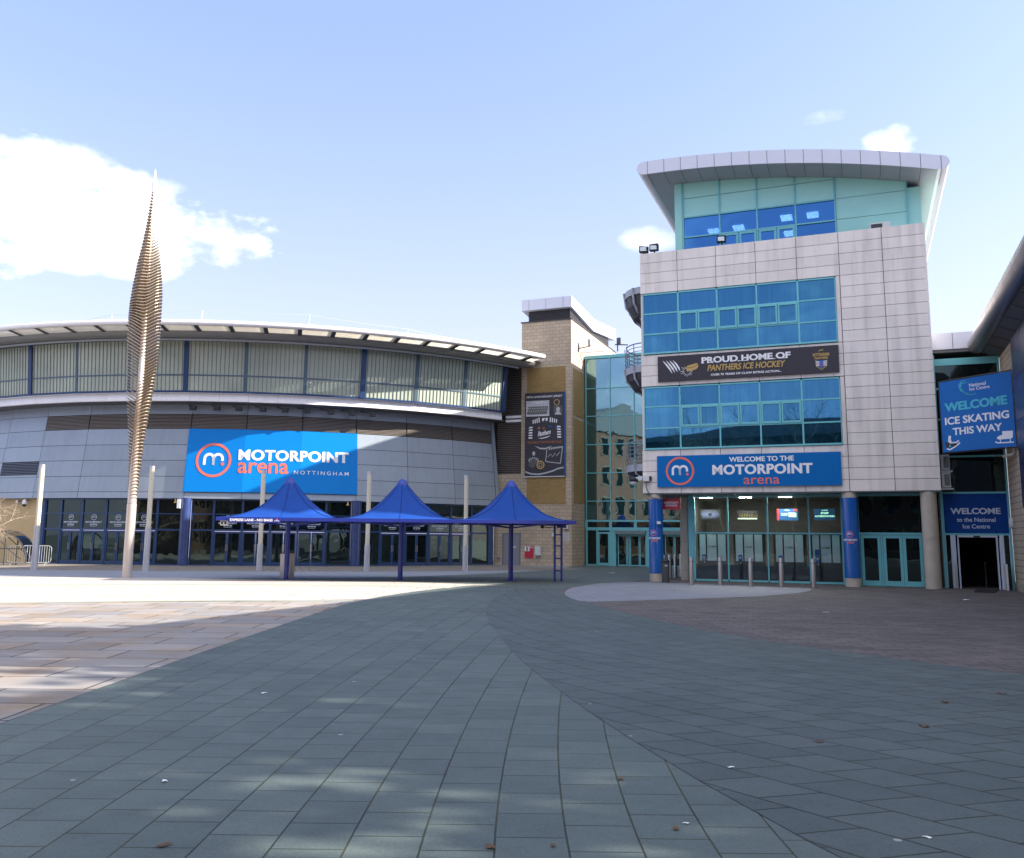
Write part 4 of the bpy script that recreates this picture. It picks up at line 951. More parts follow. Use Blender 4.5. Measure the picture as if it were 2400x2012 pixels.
# balconies on the left flank
def balcony(zd, zb, rail):
    N = 14; A = [pi*k/N for k in range(N+1)]
    P = lambda r1, r2, z: [TW.p(-6.46-r1*sin(a), 2.5-r2*cos(a), z) for a in A]
    mb = MB(); mb.hexa(P(1.25, 1.7, zd-.30), P(1.25, 1.7, zd)); b = mb.build('balcony', M_SOFFIT, tw)
    mb = MB(); rings = [P(1.2, 1.65, zd-.31), P(1.12, 1.6, zd-.31-(zd-.3-zb)*.35), P(.85, 1.4, zd-.31-(zd-.3-zb)*.75), P(.45, 1.1, zb)]
    mb.grid(rings); mb.face(rings[-1]); mb.build('support', M_DARK, b)
    mb = MB()
    for a in A[2:-1:3]:
        mb.tube([TW.p(-6.46-1.30*sin(a), 2.5-1.75*cos(a), zd), TW.p(-6.46-1.2*sin(a), 2.5-1.66*cos(a), zd-.31-(zd-.3-zb)*.3), TW.p(-6.46-.5*sin(a), 2.5-1.15*cos(a), zb)], .05, 5)
    mb.build('rib', M_SOFFIT, b)
    if rail:
        mb = MB()
        for k in range(6): mb.tube(P(1.22+.03*sin(k), 1.67, zd+.12+k*.175), .018 if k < 5 else .03, 5)
        for a in A[::2]: mb.tube([TW.p(-6.46-1.22*sin(a), 2.5-1.67*cos(a), zd), TW.p(-6.46-1.27*sin(a), 2.5-1.72*cos(a), zd+1.0)], .022, 5)
        mb.build('railing', M_GREYDOOR, b)
balcony(12.85, 11.3, False); balcony(9.3, 8.15, True); balcony(4.95, 4.35, True)
# ticket office
TD = 1.7
to = thing('ticket_office', 'teal framed glazed ticket office with closed white blinds under the tower', 'ticket office', TW.at(-1.7, TD))
TX = [-4.65, -3.25, -1.64, 0.0, 1.26]
mb = MB(); mb.box(TW, -4.90, -4.68, TD-.05, TD+.15, 0, 3.6); mb.box(TW, 1.22, 1.34, TD-.05, TD+.15, 0, 3.6)
for s in TX[:-1]: mb.box(TW, s-.03, s+.03, TD-.04, TD+.08, .1, 3.52)
for s0, s1 in zip(TX, TX[1:]):
    for z0, z1 in ((.02, .10), (2.0, 2.06), (3.52, 3.6)): mb.box(TW, s0+.03, s1-.03, TD-.03, TD+.07, z0, z1)
mb.build('frame', M_TEAL, to)
for s0, s1 in zip(TX, TX[1:]):
    for z0, z1 in ((.10, 2.0), (2.06, 3.52)):
        mb = MB(); mb.box(TW, s0+.03, s1-.03, TD, TD+.012, z0, z1); mb.build('pane', G_CLEAR, to)
mb = MB(); mb.box(TW, -4.6, 1.2, TD+.06, TD+.12, .1, .66); mb.build('counter', M_COUNTER, to)
mb = MB(); mb.box(TW, -4.6, 1.2, TD+.05, TD+.4, .66, .70); mb.build('counter_top', M_BLACK, to)
mb = MB(); mb.box(TW, -4.75, 1.3, 5.4, 5.5, 0, 3.58); mb.box(TW, -4.88, -4.78, TD+.2, 9, 0, 3.59); mb.box(TW, 1.35, 1.45, .9, 9, 0, 3.59); mb.box(TW, -4.7, 1.3, TD+.3, 5.4, .0, .03); mb.build('inner_wall', pbr('dim office wall', (.05, .05, .05), .9), to)
mb = MB(); mb.box(TW, -4.72, 1.28, TD+.2, 5.4, 3.55, 3.595); mb.build('ceiling', pbr('office ceiling', (.18, .18, .17), .9), to)
mb = MB()
for a, b in ((-4.46, -3.95), (-2.8, -2.3), (-1.2, -.68)): mb.box(TW, a, b, TD+.25, TD+.6, 3.535, 3.549)
mb.build('ceiling_light', emit('office light', (1, .92, .78), 60.0), to)
for (a, b, bars) in ((-4.5, -3.36, (-4.19, -3.74)), (-3.0, -1.86, (-2.65, -2.23)), (-1.38, -.24, (-1.05, -.62)), (.06, 1.16, (.38, .82))):
    mb = MB(); mb.box(TW, a-.06, b+.1, TD+.22, TD+.25, .70, 2.0); bl = mb.build('booth_frame', M_BLACK, to)
    xs = [a]+list(bars)+[b]
    for x0, x1 in zip(xs, xs[1:]):
        mb = MB(); mb.box(TW, x0+.03, x1-.03, TD+.20, TD+.215, .86, 1.97); mb.build('blind', M_BLIND, bl)
    mb = MB(); put_text(mb, 'CLOSED', lambda x, y: TW.p(x, TD+.19, y), bars[0]+.07, bars[1]-.05, 1.42, 1.49, bold=.02); mb.build('lettering', M_BLACK, bl, fix=False)
    mb = MB(); mb.box(TW, a+.13, a+.29, TD+.15, TD+.17, .86, 1.12); mb.build('notice', M_SIGNBLUE, bl)
    mb = MB(); mb.box(TW, a+.17, a+.25, TD+.14, TD+.148, .96, 1.05); mb.box(TW, a+.2, a+.26, TD+.1, TD+.148, .76, .83); mb.build('notice_print', M_LETTERDIM, bl)
mb = MB(); mb.box(TW, .18, .34, TD+.13, TD+.148, 1.15, 1.38); mb.build('notice', M_SIGNBLUE, to)
# screens above the counter
def screen(name, lab, s0, s1, z0, z1, mat):
    t = thing(name, lab, 'screen', TW.at((s0+s1)/2, 2.3)+(z0,))
    mb = MB(); mb.box(TW, s0, s1, 2.3, 2.36, z0, z1); mb.build('panel', mat, t)
    mb = MB(); mb.box(TW, s0+.1, s1-.1, 2.365, 2.42, z0+.1, z1-.1); mb.build('back_box', M_BLACK, t)
    return t
lp_ = lambda x, y: TW.p(x, 2.292, y)
t = screen('display_screen', 'dark blue screen reading STAFF ACCREDITATION in the right ticket window', .18, 1.0, 2.58, 3.05, emit('blue screen', (.01, .06, .15), .15))
mb = MB(); put_text(mb, 'STAFF', lp_, .45, .75, 2.83, 2.91, bold=.03); put_text(mb, 'ACCREDITATION', lp_, .21, .97, 2.71, 2.78, bold=.03); put_text(mb, 'arena', lp_, .48, .72, 2.97, 3.0); mb.build('lettering', emit('screen lettering', (.45, .85, .6), .5), t, fix=False)
t = screen('display_screen', 'blue screen with red edges and a pale green ticket in the third ticket window', -1.29, -.45, 2.57, 3.05, emit('blue screen two', (.012, .07, .20), .15))
mb = MB(); mb.shape([(-1.29, 2.57), (-1.20, 2.57), (-1.23, 2.75), (-1.19, 2.9), (-1.22, 3.05), (-1.29, 3.05)], lp_); mb.shape([(-.6, 2.95), (-.5, 2.95), (-.5, 3.05), (-.62, 3.05)], lp_); mb.build('red_blob', emit('screen red', (.5, .03, .03), .3), t, fix=False)
mb = MB(); mb.shape([(-.82, 2.72), (-.52, 2.70), (-.52, 2.88), (-.82, 2.9)], lp_); mb.build('ticket', emit('screen green', (.4, .75, .35), .4), t, fix=False)
mb = MB(); put_text(mb, 'BUY TICKETS', lp_, -1.12, -.86, 2.84, 2.87); put_text(mb, 'ONLINE HERE', lp_, -1.12, -.86, 2.78, 2.81); mb.box(TW, -.98, -.78, 2.288, 2.292, 2.98, 3.0); mb.build('lettering', emit('screen white', (.7, .8, .8), .4), t, fix=False)
t = screen('display_screen', 'dark screen with a pale strip in the second ticket window from the left', -2.92, -2.08, 2.60, 2.98, M_BLACK)
mb = MB(); mb.shape([(-2.9, 2.62), (-2.1, 2.62), (-2.1, 2.67), (-2.9, 2.67)], lp_); mb.build('ticker', emit('screen strip', (.45, .6, .4), .35), t, fix=False)
mb = MB(); rn = random.Random(5)
for i in range(8): x = -2.85+.1*i; mb.shape([(x, 2.72), (x+.06, 2.72), (x+.05, 2.72+.18*rn.random()+.04), (x+.01, 2.76)], lp_)
mb.build('picture', emit('screen picture', (.12, .09, .03), .3), t, fix=False)
t = screen('display_screen', 'dark screen with a bursting pattern in the leftmost ticket window', -4.49, -3.63, 2.60, 3.03, M_BLACK)
mb = MB()
for i in range(18):
    a = 2*pi*i/18; mb.ribbon([(-4.06+.1*cos(a), 2.82+.06*sin(a)), (-4.06+.40*cos(a), 2.82+.19*sin(a))], .02, lp_)
mb.build('picture', emit('screen burst', (.10, .12, .22), .4), t, fix=False)
# doors right of the ticket office
DD = 1.2
de = thing('side_entrance', 'teal framed triple glass doors with dark fanlight between the two right columns', 'doors', TW.at(3, DD))
mb = MB(); mb.box(TW, 1.80, 1.91, DD-.05, DD+.12, 0, 3.6); mb.box(TW, 4.14, 4.26, DD-.05, DD+.12, 0, 3.6); mb.box(TW, 1.91, 4.14, DD-.05, DD+.1, 1.99, 2.08); mb.box(TW, 1.91, 4.14, DD-.05, DD+.1, 3.5, 3.6); mb.box(TW, 2.66, 2.72, DD-.05, DD+.1, 0, 1.99); mb.build('frame', M_TEAL, de)
mb = MB(); mb.box(TW, 1.91, 4.14, DD, DD+.02, 2.08, 3.5); mb.build('fanlight', G_DARK, de)
leaf_door(TW, 1.93, 2.65, 1.98, de, M_TEAL, G_DARK, DD, bot=.2, st=.11); leaf_door(TW, 2.73, 3.43, 1.98, de, M_TEAL, G_DARK, DD, bot=.2, st=.11); leaf_door(TW, 3.44, 4.13, 1.98, de, M_TEAL, G_DARK, DD, bot=.2, st=.11)
mb = MB(); mb.box(TW, 1.5, 4.8, DD+.4, DD+.5, 0, 3.6); mb.build('inner_wall', M_INTERIOR, de)
# banners on the tower
def board(name, lab, fr, s0, s1, z0, z1, mat, d0=-.09, d1=-.012):
    t = thing(name, lab, 'banner' if 'banner' in name else 'sign', fr.at((s0+s1)/2, d1)+(z0,))
    mb = MB(); mb.box(fr, s0, s1, d0, d1, z0, z1); mb.build('panel', mat, t); return t
mp = lambda x, y: TW.p(x, -.096, y)
mpp = lambda x, y: TW.p(x, -.102, y)
t = board('welcome_sign', 'blue sign reading WELCOME TO THE MOTORPOINT arena above the ticket office', TW, -5.83, 1.37, 3.88, 5.18, M_SIGNBLUE)
a, b, e = MB(), MB(), MB(); m_logo(a, b, e, mp, -4.88, 4.54, .585)
a.build('ring', M_ORANGE, t, fix=False); b.build('logo_letter', M_LETTER, t, fix=False); e.build('logo_dot', M_ORANGE, t, fix=False)
mb = MB(); put_text(mb, 'WELCOME TO THE', mp, -2.88, -.37, 4.87, 5.07, bold=.035); put_text(mb, 'MOTORPOINT', mp, -3.56, .32, 4.36, 4.76, bold=.048, space=1.06); mb.build('lettering', M_LETTER, t, fix=False)
mb = MB(); put_text(mb, 'arena', mp, -2.33, -.94, 3.96, 4.22, bold=.005); mb.build('lettering', M_ORANGE, t, fix=False)
t = board('hockey_banner', 'black banner reading PROUD HOME OF PANTHERS ICE HOCKEY between the window bands', TW, -5.73, 1.47, 8.33, 9.42, M_BLACKSIGN)
mb = MB(); put_text(mb, 'PROUD HOME OF', mp, -3.89, -.34, 9.01, 9.27, bold=.05)
put_text(mb, 'OVER 75 YEARS OF CLAW BITING ACTION...', mp, -3.52, -.71, 8.46, 8.55, bold=.035)
# slab serifs on the heading
for x in (-3.86, -3.58, -2.38, -2.13, -1.78, -1.30, -1.02, -.60): mb.shape([(x-.05, 9.01), (x+.08, 9.01), (x+.08, 9.04), (x-.05, 9.04)], mpp)
mb.build('lettering', M_LETTER, t, fix=False)
mb = MB(); put_text(mb, 'PANTHERS ICE HOCKEY', mp, -3.66, -.55, 8.67, 8.93, bold=.028, shear=.22); mb.build('lettering', M_GOLD, t, fix=False)
mb = MB()
for i in range(4): mb.ribbon([(-5.50+.14*i, 9.22-.0*i), (-5.36+.14*i, 9.05), (-5.22+.13*i, 8.86), (-5.12+.11*i, 8.66+.03*i)], .075, mp, taper=True)
rn = random.Random(9)
for i in range(16):
    an = 2*pi*i/16; r0, r1 = .12, .2+.12*rn.random(); mb.ribbon([(-4.50+r0*cos(an), 8.72+r0*sin(an)), (-4.50+r1*cos(an), 8.72+r1*.8*sin(an))], .045, mp, taper=True)
mb.build('claw_marks', M_LETTER, t, fix=False)
mb = MB(); mb.shape([(-4.5, 8.70), (-4.12, 8.78), (-4.02, 8.88), (-4.05, 9.02), (-4.12, 9.04), (-4.48, 8.95), (-4.54, 8.86)], mpp); mb.build('puck', M_GOLD, t, fix=False)
mb = MB(); mb.ribbon([(-4.49, 8.86), (-4.3, 8.86), (-4.06, 8.96)], .015, lambda x, y: TW.p(x, -.107, y)); mb.build('puck_edge', M_BLACK, t, fix=False)
mb = MB(); put_text(mb, 'NOTTINGHAM', mp, .50, 1.12, 9.0, 9.13, bold=.05); put_text(mb, 'PANTHERS', mp, .56, 1.06, 8.88, 8.97, bold=.05); mb.ribbon([(.72, 9.2), (.82, 9.27), (.84, 9.22), (.90, 9.28)], .03, mp); mb.ribbon([(.6, 8.84), (.62, 8.6), (.81, 8.46), (1.0, 8.6), (1.02, 8.84)], .03, mp); mb.build('crest_outline', M_GOLD, t, fix=False)
mb = MB(); mb.shape([(.66, 8.82), (.96, 8.82), (.94, 8.62), (.81, 8.52), (.68, 8.62)], mp); mb.build('crest_shield', pbr('crest blue', (.05, .15, .45), .5), t, fix=False)
mb = MB()
for i in range(4):
    for sx in (-1, 1): mb.ribbon([(.81+sx*.08, 8.78-.05*i), (.81+sx*.2, 8.80-.06*i)], .028, mpp)
mb.build('crest_stripes', M_LETTER, t, fix=False)
mb = MB(); mb.shape([(.77, 8.72), (.85, 8.72), (.84, 8.62), (.78, 8.62)], mpp); mb.build('crest_mark', M_RED, t, fix=False)
t = board('hospitality_sign', 'small red hanging sign reading HOSPITALITY ENTRANCE beside the blue column', TW, -5.76, -5.02, 2.98, 3.44, M_RED, .57, .62)
mb = MB(); mb.box(TW, -5.58, -5.54, .58, .61, 3.44, 3.6); mb.box(TW, -5.23, -5.19, .58, .61, 3.44, 3.6); mb.build('hanger', M_RED, t)
mb = MB(); put_text(mb, 'HOSPITALITY', lambda x, y: TW.p(x, .563, y), -5.69, -5.09, 3.22, 3.31, bold=.05); put_text(mb, 'ENTRANCE', lambda x, y: TW.p(x, .563, y), -5.63, -5.15, 3.11, 3.19, bold=.05); mb.build('lettering', M_LETTER, t, fix=False)
t = thing('security_camera', 'white dome camera on an arm at the left corner of the pale tower', 'camera', TW.at(-6.45, -.1)+(4.2,))
mb = MB(); mb.box(TW, -6.42, -6.16, -.16, -.005, 4.14, 4.36); mb.build('control_box', M_BOX, t)
mb = MB(); mb.box(TW, -6.16, -6.08, -.14, -.005, 4.17, 4.34); mb.build('cover', M_BLACK, t)
mb = MB(); mb.tube([TW.p(-6.42, -.1, 4.27), TW.p(-6.85, -.1, 4.27)], .05, 8); mb.box(TW, -6.62, -6.46, -.17, -.03, 4.17, 4.36); mb.build('arm', M_BOX, t)
mb = MB(); c = TW.p(-6.86, -.1, 0); mb.lathe(c.x, c.y, [(.001, 4.36), (.13, 4.33), (.17, 4.22), (.15, 4.12)], 16); mb.build('hood', M_BLACK, t)
mb = MB(); mb.lathe(c.x, c.y, [(.15, 4.13), (.13, 4.05), (.06, 3.99), (.001, 3.98)], 16); mb.build('dome', M_LETTER, t, smooth=True)
mb = MB(); mb.tube([TW.p(-6.3, -.03, 4.15), TW.p(-6.32, -.04, 3.9), TW.p(-6.2, -.03, 3.6), TW.p(-6.1, -.02, 3.45), TW.p(-5.8, .0, 3.42)], .014, 6); mb.build('cable', M_BLACK, t)
def flood(s, z, lab, tilt):
    t = thing('parapet_floodlight', lab, 'floodlight', TW.at(s, .2)+(14.05,))
    mb = MB(); mb.box(TW, s-.03, s+.03, .15, .25, 14.05, z); mb.build('post', M_DARK, t)
    mb = MB(); mb.hexa([TW.p(s-.19, .0, z), TW.p(s+.17, .06, z-.03+tilt), TW.p(s+.17, .3, z+.04), TW.p(s-.19, .3, z+.04)], [TW.p(s-.17, -.05, z+.28), TW.p(s+.19, .0, z+.28+tilt), TW.p(s+.19, .24, z+.3), TW.p(s-.17, .24, z+.3)]); mb.build('lamp_head', M_BLACK, t)
    mb = MB(); mb.hexa([TW.p(s-.13, -.04, z+.05), TW.p(s+.13, .01, z+.05), TW.p(s+.13, .02, z+.05), TW.p(s-.13, -.03, z+.05)], [TW.p(s-.13, -.07, z+.22), TW.p(s+.13, -.02, z+.22), TW.p(s+.13, -.01, z+.22), TW.p(s-.13, -.06, z+.22)]); mb.build('lens', M_BLIND, t)
flood(-6.30, 14.14, 'left one of two black floodlights on the left end of the tower parapet', -.05)
flood(-5.85, 14.16, 'right one of two black floodlights on the left end of the tower parapet', .03)
flood(-2.96, 14.20, 'black floodlight standing in front of the blue top storey windows', 0)
t = thing('air_conditioner', 'pale air conditioning unit standing on the tower parapet before mint panels', 'air conditioner', TW.at(3.2, .5)+(13.62,))
mb = MB(); mb.box(TW, 2.85, 3.62, .42, .75, 13.62, 14.42); mb.build('casing', M_BOX, t)
mb = MB(); mb.box(TW, 2.90, 3.32, .40, .419, 13.9, 14.36); mb.build('grille', M_DARK, t)

# ------------------------------------------------------------------ ice centre entrance in the corner
ID = 1.15
ic = thing('ice_centre_entrance', 'narrow glazed corner entrance with grey roof fascia and white sliding doors', 'entrance', TW.at(6, ID))
mb = MB(); mb.box(TW, 4.86, 6.5, .98, 16, 9.17, 9.82); mb.build('fascia', M_ROOF, ic)
mb = MB(); mb.box(TW, 5.60, 5.615, .972, .99, 9.18, 9.81); mb.build('fascia_joint', M_GAP, ic)
mb = MB(); mb.box(TW, 4.86, 7.15, 1.02, 3, 9.05, 9.165); mb.build('soffit', M_DKSOFFIT, ic)
mb = MB(); mb.box(TW, 4.83, 4.93, ID-.06, ID+.15, 0, 9.0); mb.box(TW, 7.08, 7.16, ID-.06, ID+.15, 0, 9.0); mb.box(TW, 4.93, 7.08, ID-.05, ID+.1, 8.55, 8.82)
for z in (3.56, 4.95, 6.4, 7.6): mb.box(TW, 4.93, 7.08, ID-.05, ID+.1, z, z+.07)
mb.box(TW, 4.93, 7.08, ID-.05, ID+.1, 2.0, 2.07); mb.build('frame', M_TEAL, ic)
for z0, z1 in ((3.63, 4.95), (5.02, 6.4), (6.47, 7.6), (7.67, 8.55)):
    mb = MB(); mb.box(TW, 4.93, 7.08, ID, ID+.02, z0, z1); mb.build('pane', G_DARK, ic)
rn = random.Random(2)
mb = MB(); mb.box(TW, 4.93, 7.08, ID-.03, ID+.03, 2.07, 3.56); wp = mb.build('welcome_panel', M_PANELBLUE, ic)
ip = lambda x, y: TW.p(x, ID-.04, y)
mb = MB(); put_text(mb, 'WELCOME', ip, 5.16, 6.85, 2.79, 3.02, bold=.04); put_text(mb, 'to the National', ip, 5.36, 6.66, 2.50, 2.66, bold=.015); put_text(mb, 'Ice Centre', ip, 5.55, 6.46, 2.25, 2.41, bold=.015); mb.build('lettering', M_LETTERDIM, wp, fix=False)
for s0, s1 in ((4.90, 4.95), (5.10, 5.27), (5.33, 5.38), (6.63, 6.68), (6.73, 6.88), (7.06, 7.10)): MB().box(TW, s0, s1, ID-.08 if s1-s0 > .1 else ID-.04, ID+.06, .01, 2.0).build('door_frame', M_LETTERDIM, ic)
mb = MB(); mb.box(TW, 5.38, 6.63, ID-.04, ID+.06, 1.92, 2.0); mb.build('door_frame', M_LETTERDIM, ic)
mb = MB(); mb.box(TW, 4.95, 5.10, ID, ID+.02, .04, 1.98); mb.box(TW, 6.88, 7.06, ID, ID+.02, .04, 1.98); mb.build('side_pane', G_DARK, ic)
mb = MB(); mb.box(TW, 6.80, 6.87, ID-.62, ID-.1, .01, .95); mb.box(TW, 5.12, 5.16, ID-.3, ID-.1, .01, 1.0); mb.build('guard_panel', M_BOX, ic)
mb = MB(); mb.box(TW, 5.27, 5.33, ID-.1, ID, 1.9, 1.99); mb.box(TW, 6.68, 6.73, ID-.1, ID, 1.9, 1.99); mb.box(TW, 5.88, 6.1, ID-.08, ID-.045, 1.93, 1.98); mb.build('sensor', M_BLACK, ic)
mb = MB(); mb.box(TW, 4.9, 7.1, ID+3.5, ID+3.6, 0, 9); mb.box(TW, 4.86, 4.92, ID+.15, ID+3.5, 0, 9); mb.box(TW, 7.1, 7.16, ID+.15, ID+3.5, 0, 9); mb.box(TW, 4.93, 7.08, ID+.3, ID+3.5, 2.6, 2.7); mb.build('inner_wall', M_INTERIOR, ic)
mb = MB(); mb.tube([TW.p(6.35, ID+1.2, 0), TW.p(6.35, ID+1.2, 1.0)], .02, 6); mb.build('rail_post', M_STEEL, ic)
for (zz, lab) in ((4.45, 'upper one of two pale air conditioners in the corner beside the tower edge'), (3.78, 'lower one of two pale air conditioners in the corner beside the tower edge')):
    t = thing('wall_air_conditioner', lab, 'air conditioner', TW.at(5.05, .7)+(zz,), 0, 'corner air conditioners')
    mb = MB(); mb.box(TW, 4.90, 5.20, .62, 1.06, zz, zz+.58); mb.build('casing', M_BOX, t)
    mb = MB(); mb.box(TW, 4.99, 5.17, .60, .619, zz+.08, zz+.5); mb.build('grille', M_DARK, t)
    mb = MB()
    for i in range(4): mb.box(TW, 5.0+.045*i, 5.012+.045*i, .59, .60, zz+.09, zz+.49)
    mb.build('grille_bar', M_BOX, t)
    mb = MB(); mb.box(TW, 4.86, 5.28, .6, 1.08, zz-.08, zz-.03); mb.build('shelf', M_BOX, t)
t = thing('door_mat', 'black rubber door mat in front of the white sliding doors', 'mat', gnd(2325, 1387))
mb = MB(); q = [(16.55, 31.5), (17.2, 31.35), (18.5, 33.4), (17.75, 33.6)]; mb.hexa([(x, y, .013) for x, y in q], [(x, y, .03) for x, y in q]); mb.build('mat_sheet', M_MAT, t)
# angled ice skating banner
BN = Fr(TW.at(4.95, 0), (.48, -.88))
bn = thing('skating_banner', 'large blue banner reading WELCOME ICE SKATING THIS WAY with two skates', 'banner', BN.at(1.4)+(5.04,))
mb = MB(); mb.box(BN, .02, 2.80, -.01, .02, 5.05, 7.70); mb.build('sheet', M_ICEBLUE, bn)
mb = MB()
for a, b in (((-.02, 5.02), (-.02, 7.74)), ((2.84, 5.02), (2.84, 7.74)), ((-.02, 5.02), (2.84, 5.02)), ((-.02, 7.74), (2.84, 7.74))): mb.tube([BN.p(a[0], .03, a[1]), BN.p(b[0], .03, b[1])], .025, 6)
for k in range(7):
    mb.tube([BN.p(.2+.4*k, 0, 7.68), BN.p(.2+.4*k, .03, 7.76)], .012, 5); mb.tube([BN.p(2.78, 0, 5.2+.38*k), BN.p(2.86, .03, 5.2+.38*k)], .012, 5)
mb.build('frame', M_DARK, bn)
mb = MB(); mb.tube([BN.p(2.9, .05, 7.95), BN.p(2.9, .05, 4.85)], .035, 8); mb.tube([BN.p(2.9, .05, 7.5), BN.p(2.95, .8, 7.5)], .03, 6); mb.tube([BN.p(2.9, .05, 5.2), BN.p(2.95, .8, 5.2)], .03, 6); mb.build('pole', M_BOX, bn)
mb = MB(); mb.tube([BN.p(2.96, .0, 7.9), BN.p(3.0, .0, 5.0), BN.p(3.06, .1, 2.75)], .018, 6); mb.build('rope', M_BLACK, bn)
bp_ = lambda x, y: BN.p(x, -.016, y)
mb = MB(); put_text(mb, 'National', bp_, 1.22, 1.86, 7.36, 7.49, bold=.01); put_text(mb, 'Ice Centre', bp_, 1.23, 1.99, 7.22, 7.34, bold=.01)
put_text(mb, 'ICE SKATING', bp_, .17, 2.63, 6.06, 6.34, bold=.035); put_text(mb, 'THIS WAY', bp_, .46, 2.35, 5.65, 5.92, bold=.035); mb.build('lettering', M_LETTER, bn, fix=False)
mb = MB(); put_text(mb, 'WELCOME', bp_, .19, 2.60, 6.56, 6.88, bold=.055); mb.build('lettering', M_CYAN, bn, fix=False)
mb = MB()
for k in range(3): mb.ribbon([(1.12+.05*k, 7.66-.06*k), (.92, 7.62-.05*k), (.82+.03*k, 7.48-.06*k), (.88+.06*k, 7.28-.04*k), (1.1+.06*k, 7.12-.02*k), (1.36+.02*k, 7.06+.0*k), (1.46, 7.14)], .05, bp_, taper=True)
mb.build('swoosh', M_CYAN, bn, fix=False)
mb = MB(); mb.shape([(2.33, 5.62), (2.72, 5.60), (2.70, 5.38), (2.64, 5.33), (2.20, 5.33), (2.12, 5.38), (2.17, 5.45), (2.34, 5.50)], bp_); mb.ribbon([(2.06, 5.27), (2.15, 5.22), (2.72, 5.20)], .04, bp_); mb.ribbon([(2.25, 5.33), (2.25, 5.23)], .03, bp_); mb.ribbon([(2.6, 5.33), (2.6, 5.22)], .03, bp_)
mb.shape([(.28, 5.66), (.24, 5.45), (.30, 5.38), (.42, 5.36), (.36, 5.50), (.38, 5.64)], bp_); mb.ribbon([(.18, 5.18), (.3, 5.13), (.5, 5.22), (.72, 5.36)], .05, bp_); mb.ribbon([(.3, 5.38), (.55, 5.38), (.68, 5.44)], .05, bp_); mb.build('skate', M_LETTER, bn, fix=False)
mb = MB(); mb.shape([(.12, 5.42), (.28, 5.40), (.56, 5.34), (.6, 5.28), (.34, 5.2), (.16, 5.22)], bp_); mb.build('skate_boot', M_BLACK, bn, fix=False)
mb = MB(); mb.shape([(.26, 5.22), (.36, 5.24), (.32, 5.34)], lambda x, y: BN.p(x, -.02, y)); mb.build('skate_mark', M_CYAN, bn, fix=False)

# ------------------------------------------------------------------ ice centre wing on the right
WG = Fr((19.09, 33.35), (-.37606, -.92659))
wg = thing('ice_centre_wing', 'buff block wing with dark navy cladding and thick grey eaves tube', 'building', WG.at(4))
mb = MB(); mb.box(WG, 0, 21.3, 0, 13, 0, 8.75); mb.build('wall', B_WING, wg)
mb = MB(); mb.box(WG, 0, 3.4, -.03, 0, 0, .28); mb.build('plinth', pbr('stone plinth', (.33, .29, .22), .8), wg)
mb = MB()
for k in range(8):
    for j in range(4): mb.box(WG, 3.45+2*k, 5.43+2*k, -.09, 0, 2.9+1.46*j, 4.345+1.46*j)
mb.build('cladding', M_NAVYCLAD, wg)
mb = MB(); mb.hexa([WG.p(-.1, -.7, 9.05), WG.p(-.1, .02, 8.76), WG.p(-.1, 13, 9.2), WG.p(-.1, 13, 10.4), WG.p(-.1, -.6, 9.5)], [WG.p(21.5, -.7, 9.05), WG.p(21.5, .02, 8.76), WG.p(21.5, 13, 9.2), WG.p(21.5, 13, 10.4), WG.p(21.5, -.6, 9.5)]); mb.build('roof', M_DKSOFFIT, wg)
mb = MB()
for k in range(1, 14): mb.hexa([WG.p(k*1.5, -.6, 9.0), WG.p(k*1.5+.015, -.6, 9.0), WG.p(k*1.5+.015, 0, 8.75), WG.p(k*1.5, 0, 8.75)], [WG.p(k*1.5, -.6, 9.03), WG.p(k*1.5+.015, -.6, 9.03), WG.p(k*1.5+.015, 0, 8.78), WG.p(k*1.5, 0, 8.78)])
mb.build('soffit_joint', M_GAP, wg)
mb = MB(); mb.tube([WG.p(-.28, -.74, 9.28)], .3) if 0 else None
def etube():
    mb = MB(); prof = [(-.30, .12), (-.25, .22), (-.12, .30), (0, .32)]+[(21.5, .32)]
    R_ = []
    for s, r in prof: R_.append([WG.p(s, -.74+r*cos(2*pi*k/20), 9.28+r*sin(2*pi*k/20)) for k in range(20)])
    mb.grid(R_, closed=True); mb.face(R_[0]); return mb
etube().build('eaves_tube', M_TUBE, wg, smooth=True)
t = thing('bulkhead_light', 'oval white bulkhead light on the buff wing wall beside the entrance', 'lamp', WG.at(.28, -.05)+(2.3,))
mb = MB(); p = WG.p(.3, -.06, 2.46); mb.grid([[WG.p(.3+r*cos(a)*.6, dd, 2.46+r*sin(a)) for a in [2*pi*k/18 for k in range(18)]] for r, dd in ((.21, -.003), (.21, -.07), (.17, -.11), (.02, -.13))], closed=True); mb.build('diffuser', M_BOX, t, smooth=True)
t = thing('security_camera', 'white bullet camera on a conduit below the skating banner pole', 'camera', WG.at(2.3, -.1)+(4.7,))
mb = MB(); mb.tube([WG.p(2.2, -.03, 5.1), WG.p(2.2, -.03, 4.85)], .06, 8); mb.build('conduit', M_BOX, t)
mb = MB(); mb.tube([WG.p(2.2, -.06, 4.85), WG.p(1.9, -.35, 4.78)], .05, 8); mb.build('body', M_BOX, t)

